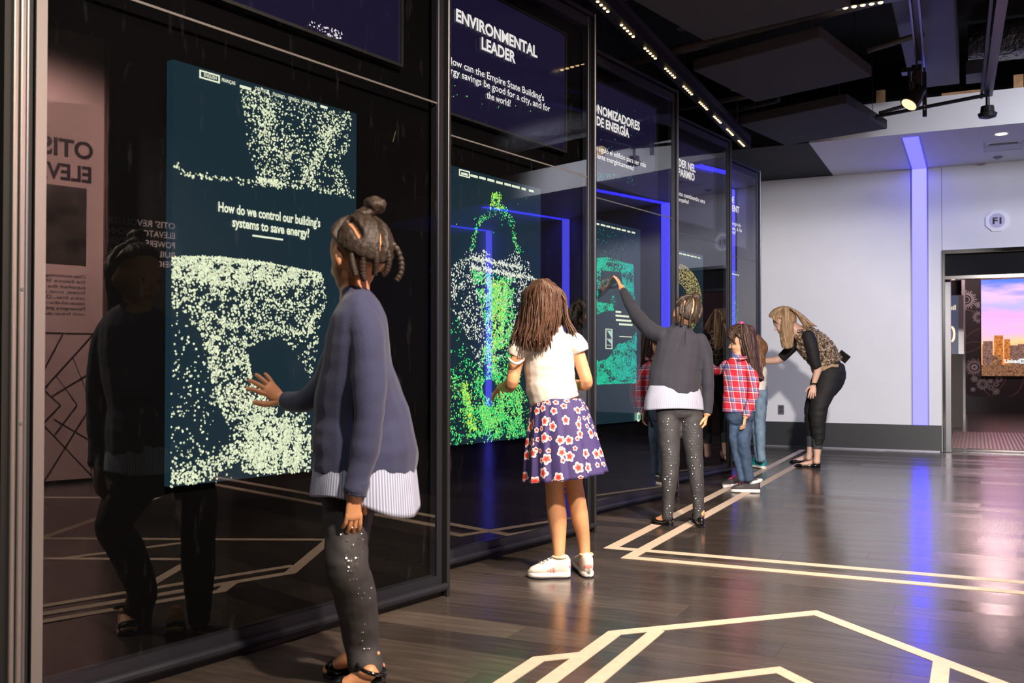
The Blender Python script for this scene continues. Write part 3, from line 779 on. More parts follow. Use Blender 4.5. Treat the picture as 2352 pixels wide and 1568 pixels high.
for i, root in enumerate(PANELS):
    mb = MB(); mb.box(-.05, XS, -SU1, -SU0, SZ0, SZ1); s = mb.build('touch_screen', M_SCR, root, world=False); SCR.append(s)
    mb = MB(); mb.box(-.05, XS - .004, -UU1, -UU0, UZ0, UZ1); h = mb.build('header_screen', M_SCR2, root, world=False); HDR.append(h)
    mb = MB()
    for b in ((-UU1 - .012, -UU0 + .012, UZ0 - .012, UZ0), (-UU1 - .012, -UU0 + .012, UZ1, UZ1 + .012), (-UU1 - .012, -UU1, UZ0, UZ1), (-UU0, -UU0 + .012, UZ0, UZ1)):
        mb.box(-.05, XS + .004, b[0], b[1], b[2], b[3])
    mb.build('bezel', M_GROOVE, h, world=False)
def ptext(par, s, yc, zbase, width, cap, m_=None, bold=.02, x=None):
    M = frame_M((XS + .002 if x is None else x, yc, zbase), (0, 1, 0), (0, 0, 1))
    return text_obj('lettering', s, M, width, cap, m_ or M_TXT, par, bold)
# headings: (panel, text, pixel of right end of the baseline, cap height, approx width)
YC = -(UU0 + UU1) / 2 - .012
def heading(i, s, pr, cap, bold):
    yr, zr = pxp(i, *pr)
    yc = YC + (0 if i < 4 else 0)
    ptext(HDR[i], s, yc, zr, 2 * (yr - yc), cap, None, bold)
heading(1, "ENVIRONMENTAL", (1241, 131), .056, .035)
heading(1, 'LEADER', (1191, 144), .056, .035)
heading(1, "How can the Empire State Building's", (1256, 231), .034, .012)
heading(1, 'energy savings be good for a city, and for', (1270, 256), .034, .012)
heading(1, 'the world?', (1180, 244), .034, .012)
heading(2, 'ECONOMIZADORES', (1475, 299), .056, .035)
heading(2, 'DE ENERGÍA', (1451, 315), .056, .035)
heading(2, '¿Qué pasos siguió el edificio para ser más', (1489, 384), .034, .012)
heading(2, 'eficiente energéticamente?', (1462, 391), .034, .012)
heading(3, 'LEADER NEL', (1602, 395), .060, .035)
heading(3, 'RISPARMIO', (1600, 415), .060, .035)
heading(3, 'Che differenza cambiando una', (1624, 467), .034, .012)
heading(3, 'lampadina?', (1587, 468), .034, .012)
heading(4, 'CHEF DE FILE DE', (1690, 466), .060, .035)
heading(4, "L'ENVIRONNEMENT", (1702, 489), .060, .035)
heading(4, "Comment les économies d'énergie de", (1705, 521), .034, .012)
heading(4, 'la ville profitent-elles à la', (1708, 533), .034, .012)
heading(4, 'planète entière?', (1694, 538), .034, .012)

# ---- dots of light on the touch screens (each cloud is one uncountable picture layer)
def clump(x, y):
    v = np.array([mnoise.noise(Vector((a * .045, b * .045, 3.))) + .6 * mnoise.noise(Vector((a * .11, b * .11, 9.))) for a, b in zip(x, y)])
    return np.clip(.52 + .95 * v, .06, 1)
class Dots:
    def __init__(s, i): s.mult = (1.55, 1.4, 1.7, 1., 1.2)[i]; s.i = i; s.p = []; s.r = []; s.c = []
    def put(s, pts, r, cols):
        for (x, y), c in zip(pts, cols):
            yy, zz = pxp(s.i, x, y)
            s.p.append((yy, zz)); s.r.append(r * random.choice((.5, .7, .85, 1., 1., 1.15, 1.35))); s.c.append(c)
    def poly(s, poly, n, r, colf, hole=None, dens=None):
        n = int(n * s.mult)
        P = np.array(poly, float); lo, hi = P.min(0), P.max(0); out = []
        while len(out) < n:
            q = RNG.random((4 * n, 2)) * (hi - lo) + lo
            x, y = q[:, 0], q[:, 1]; ins = np.zeros(len(q), bool); j = len(P) - 1
            for k in range(len(P)):
                c = ((P[k, 1] > y) != (P[j, 1] > y)) & (x < (P[j, 0] - P[k, 0]) * (y - P[k, 1]) / (P[j, 1] - P[k, 1] + 1e-9) + P[k, 0])
                ins ^= c; j = k
            if hole is not None:
                for hx, hy, ha, hb in hole: ins &= (((x - hx) / ha) ** 2 + ((y - hy) / hb) ** 2) > 1
            if dens is None: dens = clump
            if dens is not None: ins &= RNG.random(len(q)) < dens(x, y)
            out += [tuple(v) for v in q[ins]]
        out = out[:n]; s.put(out, r, [colf(*p) for p in out])
    def line(s, pts, n, jit, r, colf):
        n = int(n * s.mult)
        P = np.array(pts, float); d = np.r_[0, np.cumsum(np.hypot(*np.diff(P, axis=0).T))]
        t = RNG.random(n) * d[-1]; x = np.interp(t, d, P[:, 0]); y = np.interp(t, d, P[:, 1])
        q = np.c_[x, y] + RNG.normal(0, jit, (n, 2)); s.put([tuple(v) for v in q], r, [colf(*v) for v in q])
    def build(s, par, clip=(SU0, SU1, SZ0, SZ1)):
        K = 6; V = []; Fc = []; C = []
        for (y, z), r, c in zip(s.p, s.r, s.c):
            if not (-clip[1] < y < -clip[0] and clip[2] < z < clip[3]): continue
            o = len(V); dx = random.uniform(0, .0015)
            V += [(XS + .0012 + dx, y + r * math.cos(a), z + r * math.sin(a)) for a in [2 * math.pi * k / K for k in range(K)]]
            Fc.append(tuple(range(o, o + K))); C += [c] * K
        me = bpy.data.meshes.new('dot_cloud'); me.from_pydata(V, [], Fc)
        a = me.attributes.new('dot_colour', 'FLOAT_COLOR', 'POINT'); a.data.foreach_set('color', [q for c in C for q in (*c, 1.)])
        me.materials.append(M_DOT)
        o = link('dot_cloud', me, par); o['kind'] = 'stuff'
        return o
def vary(c, a=.25):
    def f(x, y):
        k = random.uniform(1 - a, 1 + a * .6); return tuple(v * k for v in c)
    return f
CREAM = vary((.93, 1.0, .68), .3)
D = Dots(0); R1 = .0034
hole = [(655, 838, 72, 62), (612, 815, 40, 40)]
ridge = lambda x, y: .25 + .75 * (np.sin(x * .09 + y * .03) * .5 + .5) * (np.sin(x * .05 - y * .021 + 1.) * .5 + .5) ** .5
D.poly([(560, 196), (640, 215), (720, 240), (812, 262), (815, 330), (790, 372), (815, 440), (760, 440), (690, 415), (640, 425), (600, 400), (575, 330)], 900, R1 * .9, CREAM, dens=ridge)
D.line([(600, 210), (625, 330), (618, 420)], 130, 12, R1, CREAM); D.line([(800, 260), (740, 360), (710, 400)], 160, 11, R1, CREAM)
D.line([(410, 374), (440, 400), (520, 410), (640, 422), (720, 430), (820, 448)], 130, 4, R1, CREAM); D.line([(600, 408), (660, 424)], 60, 4, R1, CREAM)
D.poly([(398, 590), (500, 588), (620, 602), (750, 628), (760, 700), (720, 765), (640, 772), (570, 800), (480, 770), (398, 690)], 1500, R1, CREAM)
D.poly([(398, 590), (500, 588), (620, 602), (750, 628), (750, 650), (560, 660), (398, 640)], 1300, R1 * .9, CREAM)
D.line([(398, 590), (500, 589), (620, 603), (740, 626)], 240, 1.5, R1 * .8, CREAM)
D.poly([(470, 760), (570, 800), (600, 850), (640, 960), (722, 1000), (722, 1086), (600, 1086), (540, 1000), (500, 900)], 1100, R1 * 1.05, CREAM, hole)
D.line([(575, 815), (582, 860), (590, 885)], 90, 2, R1 * .8, CREAM)
D.poly([(590, 930), (722, 950), (722, 1086), (560, 1086)], 700, R1 * 1.05, CREAM)
D.line([(665, 960), (662, 1070)], 90, 3, R1, CREAM); D.line([(695, 990), (690, 1080)], 90, 4, R1, CREAM)
D.poly([(398, 700), (500, 740), (520, 900), (470, 1060), (398, 1100)], 170, R1 * 1.0, CREAM)
D.line([(398, 1112), (480, 1080), (560, 1030), (640, 1070)], 420, 16, R1 * 1.1, CREAM)
D.line([(560, 900), (620, 990), (680, 1080)], 260, 22, R1, CREAM)
D.poly([(640, 770), (745, 720), (735, 830), (720, 870), (680, 800)], 120, R1, CREAM)
D.build(SCR[0])
G1, G2, GW, GY = vary((.03, .85, .24), .4), vary((.32, 1.05, .22), .3), vary((.95, 1., .82), .2), vary((.72, 1.05, .10), .25)
D = Dots(1); R2 = .0042; h2 = [(1131, 892, 17, 22)]
def gcol(x, y): return (G2 if random.random() < .5 else G1)(x, y)
def gy(x, y): return (GY if random.random() < .5 else G2)(x, y)
D.poly([(1137, 440), (1160, 441), (1164, 480), (1132, 480)], 110, R2, gy)
D.line([(1137, 478), (1130, 492), (1110, 505), (1100, 530), (1090, 575)], 75, 3, R2 * .9, gcol); D.line([(1160, 470), (1182, 505), (1188, 545), (1200, 580)], 75, 3, R2 * .9, gcol)
D.line([(1140, 480), (1165, 500)], 30, 8, R2 * .8, gcol)
D.poly([(1062, 592), (1090, 567), (1120, 572), (1150, 598), (1190, 575), (1222, 600), (1230, 650), (1215, 720), (1180, 800), (1150, 860), (1105, 840), (1078, 770), (1050, 720), (1040, 650), (1045, 615)], 1250, R2 * .95, GW)
D.line([(1090, 591), (1205, 614)], 170, 2.5, R2, GW); D.line([(1090, 612), (1235, 640)], 240, 2.5, R2, GW)
D.poly([(1090, 618), (1190, 640), (1185, 760), (1195, 880), (1215, 1005), (1080, 1005), (1100, 880), (1125, 760)], 2500, R2, gcol, h2)
D.poly([(1125, 640), (1175, 645), (1170, 700), (1160, 800), (1140, 800), (1135, 700)], 600, R2, gy, h2)
D.line([(1140, 640), (1142, 800), (1138, 860)], 260, 7, R2, gy); D.line([(1178, 640), (1180, 850), (1185, 1000)], 220, 6, R2, G2)
D.line([(1072, 880), (1085, 940), (1092, 990)], 260, 6, R2, gy); D.line([(1110, 930), (1135, 980), (1160, 930), (1165, 880)], 420, 9, R2 * 1.05, G2)
D.line([(1195, 860), (1200, 970)], 160, 5, R2, G2)
D.poly([(1030, 850), (1080, 820), (1220, 900), (1222, 1010), (1030, 1025)], 620, R2 * .9, gcol, h2)
D.poly([(1032, 700), (1060, 720), (1100, 860), (1032, 1010)], 110, R2 * .9, gcol)
D.poly([(1035, 420), (1240, 440), (1240, 560), (1035, 540)], 10, R2 * .8, gcol)
D.build(SCR[1])
T1, T2 = vary((.01, .72, .40), .35), vary((.02, .50, .52), .3)
def tcol(x, y): return (T2 if random.random() < max(.05, (x - 1390) / 110) else T1)(x, y)
D = Dots(2); R3 = .0034
D.poly([(1366, 592), (1400, 590), (1460, 608), (1462, 640), (1440, 640), (1436, 625), (1366, 618)], 700, R3, tcol)
D.line([(1366, 593), (1458, 608)], 140, 1.2, R3 * .8, T1)
D.poly([(1366, 600), (1388, 600), (1384, 650), (1378, 690), (1366, 725)], 560, R3, T1)
D.poly([(1432, 620), (1460, 615), (1462, 660), (1464, 698), (1445, 675), (1436, 660)], 560, R3, tcol)
D.poly([(1366, 692), (1412, 698), (1416, 712), (1395, 714), (1378, 722), (1366, 728)], 380, R3, T1)
D.line([(1414, 680), (1410, 710)], 30, 3, R3, T1); D.line([(1380, 660), (1402, 640)], 25, 4, R3, vary((.3, .4, .1)))
D.poly([(1366, 815), (1380, 830), (1400, 825), (1425, 790), (1445, 785), (1468, 762), (1467, 880), (1366, 882)], 3300, R3, tcol)
D.line([(1366, 882), (1466, 877)], 180, 1.2, R3 * .8, T1); D.line([(1366, 866), (1466, 861)], 120, 1., R3 * .7, T1)
D.poly([(1366, 520), (1470, 535), (1470, 600), (1366, 590)], 55, R3 * .7, tcol)
D.build(SCR[2])
YEL = vary((.95, .72, .25), .25); YG = vary((.62, .75, .12), .25)
D = Dots(3); R4 = .0031
def ycol(x, y): return (YG if y > 690 else YEL)(x, y)
cx4, cy4 = 1556, 691
for n_, a_, b_ in ((4600, 60, 86), (420, 59.5, 85.5), (260, 29, 44)):
    th = RNG.random(n_) * 2 * np.pi
    k = np.sqrt(RNG.random(n_) * .72 + .28) if n_ == 4600 else np.ones(n_)
    q = np.c_[cx4 + a_ * k * np.cos(th), cy4 - b_ * k * np.sin(th)]
    D.put([tuple(v) for v in q], R4, [ycol(*v) for v in q])
q = [(1554 + 10 * math.cos(a) , 690 + 26 * math.sin(a)) for a in np.linspace(-1.5, 1.5, 20)]; D.put(q, R4 * 1.4, [GW(0, 0)] * 20)
D.build(SCR[3])
D = Dots(4); D.poly([(1682, 640), (1703, 650), (1703, 745), (1682, 745)], 170, R4, gcol, dens=lambda x, y: .15 + .85 * (y > 690)); D.line([(1682, 700), (1684, 745)], 60, 1, R4, G2); D.build(SCR[4])
# stray dots on the header screens
D = Dots(0); D.poly([(715, 40), (760, 60), (795, 70), (795, 88), (760, 80), (720, 55)], 32, .0035, vary((.9, .8, .9)))
D.build(HDR[0], (UU0, UU1, UZ0, UZ1))
D = Dots(2); D.poly([(1372, 395), (1460, 400), (1465, 425), (1372, 420)], 40, .0036, T2); D.poly([(1370, 200), (1480, 260), (1480, 400), (1370, 340)], 26, .0036, T2); D.build(HDR[2], (UU0, UU1, UZ0, UZ1))
D = Dots(1); D.poly([(1040, 130), (1240, 200), (1230, 270), (1040, 240)], 14, .003, G2); D.build(HDR[1], (UU0, UU1, UZ0, UZ1))

# ---- lettering of the touch screens
def two(i, pl, pr): return pxp(i, *pl), pxp(i, *pr)
def stext(i, s, pl, pr, cap, m_=M_TXT1, bold=.03):
    a, b = two(i, pl, pr); ptext(SCR[i], s, (a[0] + b[0]) / 2, (a[1] + b[1]) / 2, b[0] - a[0], cap, m_, bold, XS + .004)
stext(0, "How do we control our building's", (509, 484), (743, 520), .030)
stext(0, 'systems to save energy?', (541, 522), (718, 541), .030)
def sbar(i, pl, pr, h, m_=M_TXT1):
    a, b = two(i, pl, pr); z = (a[1] + b[1]) / 2; mb = MB(); mb.box(XS, XS + .003, a[0], b[0], z - h / 2, z + h / 2); mb.build('menu_mark', m_, SCR[i], world=False)
sbar(0, (589, 541), (658, 548), .006)
def obox(i, p0, p1, t):
    a, b = two(i, p0, p1); mb = MB(); y0, y1, z0, z1 = a[0], b[0], min(a[1], b[1]), max(a[1], b[1])
    for q in ((y0, y1, z0, z0 + t), (y0, y1, z1 - t, z1), (y0, y0 + t, z0, z1), (y1 - t, y1, z0, z1)): mb.box(XS, XS + .003, *q)
    mb.build('menu_box', M_TXT1, SCR[i], world=False)
obox(0, (467, 176), (513, 171), .004)
for s, a, b in (('ENGLISH', (476, 174), (505, 181)), ('FRANÇAIS', (517, 185), (548, 193)), ('DEUTSCH', (594, 205), (625, 213)), ('ITALIANO', (634, 218), (661, 224)), ('ESPAÑOL', (670, 227), (696, 234)), ('PORTUGUÊS', (702, 235), (734, 243))):
    stext(0, s, a, b, .011, M_TXT1, .02)
for a, b in (((560, 196), (585, 202)), ((745, 242), (760, 246))): sbar(0, a, b, .008)
obox(1, (1062, 402), (1086, 393), .005); sbar(1, (1067, 397), (1081, 400), .010)
for a, b in (((1088, 401), (1104, 406)), ((1108, 406), (1122, 410)), ((1127, 411), (1142, 415)), ((1147, 417), (1161, 420)), ((1166, 421), (1180, 425)), ((1183, 426), (1200, 430)), ((1205, 432), (1214, 434)), ((1222, 436), (1232, 439))): sbar(1, a, b, .011)
for i, xs, y0, sl in ((2, ((1368, 1382), (1386, 1396), (1399, 1407), (1410, 1419), (1422, 1431), (1434, 1443), (1447, 1453), (1457, 1464)), 511, .245), (3, ((1556, 1563), (1565, 1572), (1574, 1581), (1583, 1590), (1592, 1598), (1600, 1605), (1608, 1613)), 579, .235), (4, ((1684, 1690), (1692, 1697), (1699, 1701)), 628, .22)):
    for a, b in xs: sbar(i, (a, y0 + sl * (a - xs[0][0])), (b, y0 + sl * (b - xs[0][0])), .011)
for (a, b) in (((1420, 715), (1432, 717)), ((1420, 724), (1450, 727)), ((1421, 734), (1455, 737)), ((1428, 744), (1458, 746))): sbar(2, a, b, .013)
sbar(2, (1429, 772), (1457, 774), .006)
obox(2, (1397, 801), (1412, 755), .006)
a, b = pxp(2, 1399, 757), pxp(2, 1411, 799); zm = (a[1] + b[1]) / 2; mb = MB()
for zt, zb_ in ((a[1] - .004, zm + .004), (zm - .004, b[1] + .022)):
    mb.add([(XS + .003, a[0] + .004, zt), (XS + .003, b[0] - .002, zt), (XS + .003, b[0] - .002, zb_)], [(2, 1, 0)])
    mb.add([(XS + .003, a[0], zb_ - .002), (XS + .003, b[0], zb_ - .002), (XS + .003, b[0], zb_ - .006), (XS + .003, a[0], zb_ - .006)], [(3, 2, 1, 0)])
mb.build('hourglass_icon', emis('icon_pale', (.55, .75, .68), 1.), SCR[2], world=False)
a, b = pxp(2, 1463.5, 965), pxp(2, 1474, 948); mb = MB(); mb.box(XS, XS + .003, a[0], -SU0, SZ0 + .005, b[1]); mb.build('menu_mark', emis('badge_green', (.12, .34, .27), 1.), SCR[2], world=False)
mb = MB(); yc_, zc_ = (a[0] - SU0) / 2 + .004, (SZ0 + b[1]) / 2
mb.tube([(XS + .004, yc_ + .014 * math.cos(t), zc_ + .028 * math.sin(t)) for t in np.linspace(.6, 5.6, 12)], .005, 6); mb.build('badge_symbol', M_TXT1, SCR[2], world=False)

# end post and dark return at the near end of the row
p = post_of(0) - Tv * LP
root = empty('end_post', p, -ANG, 'grooved grey aluminium end post of the panel row', 'post')
M_ALU = mat('satin_aluminium', (.34, .33, .33), .35, .8)
for a in ((-.045, -.030), (-.028, -.012), (-.010, -.002)):
    mb = MB(); mb.box(-.02, .022 if a[0] != -.028 else .026, a[0] - .022, a[1] - .022, 0, 3.2); bevel(mb.build('post_rib', M_ALU, root, world=False), .004)
mb = MB(); mb.box(-.05, .005, -.083, -.008, 0, 3.2); mb.build('post_core', M_GROOVE, root, world=False)
mb = MB(); mb.box(.012, .016, -.0045, .0255, .05, 2.9); mb.build('lit_stile', mat('lit_frame_metal', (.30, .30, .30), .4, .7), root, world=False)  # pale cover over the graphite frame, lamplight put into its colour
for zz in (1.13, .78, 1.95):
    mb = MB(); mb.tube([(.024, -.042, zz), (.029, -.042, zz)], .005, 10); mb.build('screw', M_SEAM, root, world=False)
m = MB(); q0 = p - Tv * .085 - Nv * .05; q1 = q0 - Tv * 1.6; q2 = q1 - Nv * .4; q3 = q0 - Nv * .4
m.prism([(q.x, q.y) for q in (q0, q3, q2, q1)], 0, 3.4); struct('wall_near_end', m, M_DARKWALL)
# ================================================================== people: toolkit
FH = Vector((-math.sin(YAW), math.cos(YAW), 0)); RH = _r.copy(); UP = Vector((0, 0, 1))
def heading_vec(th, pitch=0.):
    """unit vector facing th degrees left of straight away from the camera, pitched up"""
    a = math.radians(th); h = FH * math.cos(a) - RH * math.sin(a)
    p = math.radians(pitch); return h * math.cos(p) + UP * math.sin(p)
def catmull(C, sub):
    C = np.array(C, float); n = len(C); out = []
    for i in range(n - 1):
        p0, p1, p2, p3 = C[max(i - 1, 0)], C[i], C[i + 1], C[min(i + 2, n - 1)]
        for k in range(sub):
            t = k / sub
            out.append(.5 * ((2 * p1) + (-p0 + p2) * t + (2 * p0 - 5 * p1 + 4 * p2 - p3) * t * t + (-p0 + 3 * p1 - 3 * p2 + p3) * t ** 3))
    out.append(C[-1]); return np.array(out)
def rings_mesh(mb, rings, mi=0, cap=True):
    n = len(rings[0]); k = len(rings); vs = [v for r in rings for v in r]; fs = []
    for i in range(k - 1):
        for j in range(n):
            fs.append((i * n + j, i * n + (j + 1) % n, (i + 1) * n + (j + 1) % n, (i + 1) * n + j))
    if cap:
        fs.append(tuple(reversed(range(n)))); fs.append(tuple(range((k - 1) * n, k * n)))
    mb.add(vs, fs, mi)
def loft(mb, ctrl, sub=4, seg=18, k=1., side=None, rnd=True, grow=0.):
    """ctrl: rows (x,y,z,a,b) in metres; a = half width in the picture plane (or along side), b = half depth"""
    C = catmull(ctrl, sub) if len(ctrl) > 2 else np.array(ctrl, float)
    pts = [Vector(c[:3]) for c in C]; rings = []
    for i, c in enumerate(C):
        t = (pts[min(i + 1, len(C) - 1)] - pts[max(i - 1, 0)]).normalized()
        s = Vector(side) if side is not None else (pts[i] - CAM).normalized().cross(t)
        s = (s - t * s.dot(t)).normalized(); d = t.cross(s)
        a, b = c[3] * k + grow, c[4] * k + grow
        rings.append((pts[i], t, s, d, a, b))
    def ring(p, s, d, a, b): return [p + s * (a * math.cos(q)) + d * (b * math.sin(q)) for q in [2 * math.pi * j / seg for j in range(seg)]]
    R = []
    p, t, s, d, a, b = rings[0]
    r0_, r1_ = rnd if isinstance(rnd, tuple) else (rnd, rnd)
    if r0_:
        e = min(a, b)
        for q in (.95, .6, .3): R.append(ring(p - t * e * .8 * q, s, d, a * math.sqrt(1 - q * q), b * math.sqrt(1 - q * q)))
    R += [ring(p_, s_, d_, a_, b_) for p_, t_, s_, d_, a_, b_ in rings]
    p, t, s, d, a, b = rings[-1]
    if r1_:
        e = min(a, b)
        for q in (.3, .6, .95): R.append(ring(p + t * e * .8 * q, s, d, a * math.sqrt(1 - q * q), b * math.sqrt(1 - q * q)))
    rings_mesh(mb, R); return mb
def ellipsoid(mb, c, ax, rad, nu=20, nv=12):
    c = Vector(c); vs = []; fs = []
    for i in range(1, nv):
        ph = math.pi * i / nv
        for j in range(nu):
            th = 2 * math.pi * j / nu
            vs.append(c + ax[0] * (rad[0] * math.sin(ph) * math.cos(th)) + ax[1] * (rad[1] * math.sin(ph) * math.sin(th)) + ax[2] * (rad[2] * math.cos(ph)))
    vs += [c + ax[2] * rad[2], c - ax[2] * rad[2]]; T, B = len(vs) - 2, len(vs) - 1
    for i in range(nv - 2):
        for j in range(nu):
            fs.append((i * nu + j, (i + 1) * nu + j, (i + 1) * nu + (j + 1) % nu, i * nu + (j + 1) % nu))
    for j in range(nu):
        fs.append((T, j, (j + 1) % nu)); fs.append((B, (nv - 2) * nu + (j + 1) % nu, (nv - 2) * nu + j))
    mb.add(vs, fs); return mb
def remesh(mb, voxel, smooth=4, wr=None):
    me = bpy.data.meshes.new('tmp'); me.from_pydata([tuple(v) for v in mb.v], [], mb.f); me.update()
    o = bpy.data.objects.new('tmp', me); COL.objects.link(o)
    m = o.modifiers.new('r', 'REMESH'); m.mode = 'VOXEL'; m.voxel_size = voxel
    if smooth:
        s = o.modifiers.new('s', 'SMOOTH'); s.iterations = smooth; s.factor = .5
    dg = bpy.context.evaluated_depsgraph_get()
    r = bpy.data.meshes.new_from_object(o.evaluated_get(dg))
    bpy.data.objects.remove(o); bpy.data.meshes.remove(me)
    if wr: wrinkle(r, *wr)
    r.polygons.foreach_set('use_smooth', [True] * len(r.polygons)); r.update()
    return r
def wrinkle(me, amp, sx, sy, sz, seed=0.):
    """folds: noise stretched along the body, pushed along the normals"""
    n = len(me.vertices); co = np.empty(n * 3); no = np.empty(n * 3)
    me.vertices.foreach_get('co', co); me.vertex_normals.foreach_get('vector', no)
    co = co.reshape(-1, 3); no = no.reshape(-1, 3)
    d = np.array([mnoise.noise(Vector((c[0] * sx + seed, c[1] * sx - seed, c[2] * sz))) + .5 * mnoise.noise(Vector((c[0] * sx * 2 + seed, c[1] * sx * 2, c[2] * sz * 2.3))) for c in co])
    d = -np.abs(d) * 1.6 + .45 if sy else d
    co += no * (d * amp)[:, None]
    me.vertices.foreach_set('co', co.ravel()); me.update()
def append_mb(me, mb, mi=0):
    """join extra shells (fingers, eyes) into an existing mesh"""
    bm = bmesh.new(); bm.from_mesh(me)
    vs = [bm.verts.new(v) for v in mb.v]
    for f, k in zip(mb.f, mb.mi):
        try:
            fc = bm.faces.new([vs[i] for i in f]); fc.material_index = k if mi is None else mi; fc.smooth = True
        except ValueError: pass
    bm.to_mesh(me); bm.free(); me.update(); return me

def skin(name, col, rough=.48):
    return mat(name, col, rough, noise=(14, .05), bump=(180, .03))
def hair_mat(name, col, rough=.38, streak=(1, 1, 1)):
    m = mat(name, col, rough, spec=.5, bump=(240, .25))
    if 'done' in m: return m
    m['done'] = 1
    nt, N, L = nodes_of(m); b = N['Principled BSDF']
    tc = N.new('ShaderNodeTexCoord'); mp = N.new('ShaderNodeMapping'); mp.inputs['Scale'].default_value = (70, 70, 5)
    L.new(tc.outputs['Object'], mp.inputs['Vector'])
    n = N.new('ShaderNodeTexNoise'); n.inputs['Scale'].default_value = 1.6; n.inputs['Detail'].default_value = 3; L.new(mp.outputs[0], n.inputs['Vector'])
    cr = N.new('ShaderNodeValToRGB'); cr.color_ramp.elements[0].position = .34; cr.color_ramp.elements[1].position = .68
    cr.color_ramp.elements[0].color = (*[c * .55 for c in col], 1); cr.color_ramp.elements[1].color = (*[min(1, c * 1.7 * s) for c, s in zip(col, streak)], 1)
    L.new(n.outputs['Fac'], cr.inputs[0]); L.new(cr.outputs[0], b.inputs['Base Color'])
    return m
M_EYEW = mat('eye_white', (.8, .78, .75), .25); M_IRIS = mat('eye_iris', (.02, .012, .008), .2); M_LIP = mat('lip_rose', (.42, .13, .11), .4)
M_BROW = mat('brow_brown', (.03, .018, .012), .7)

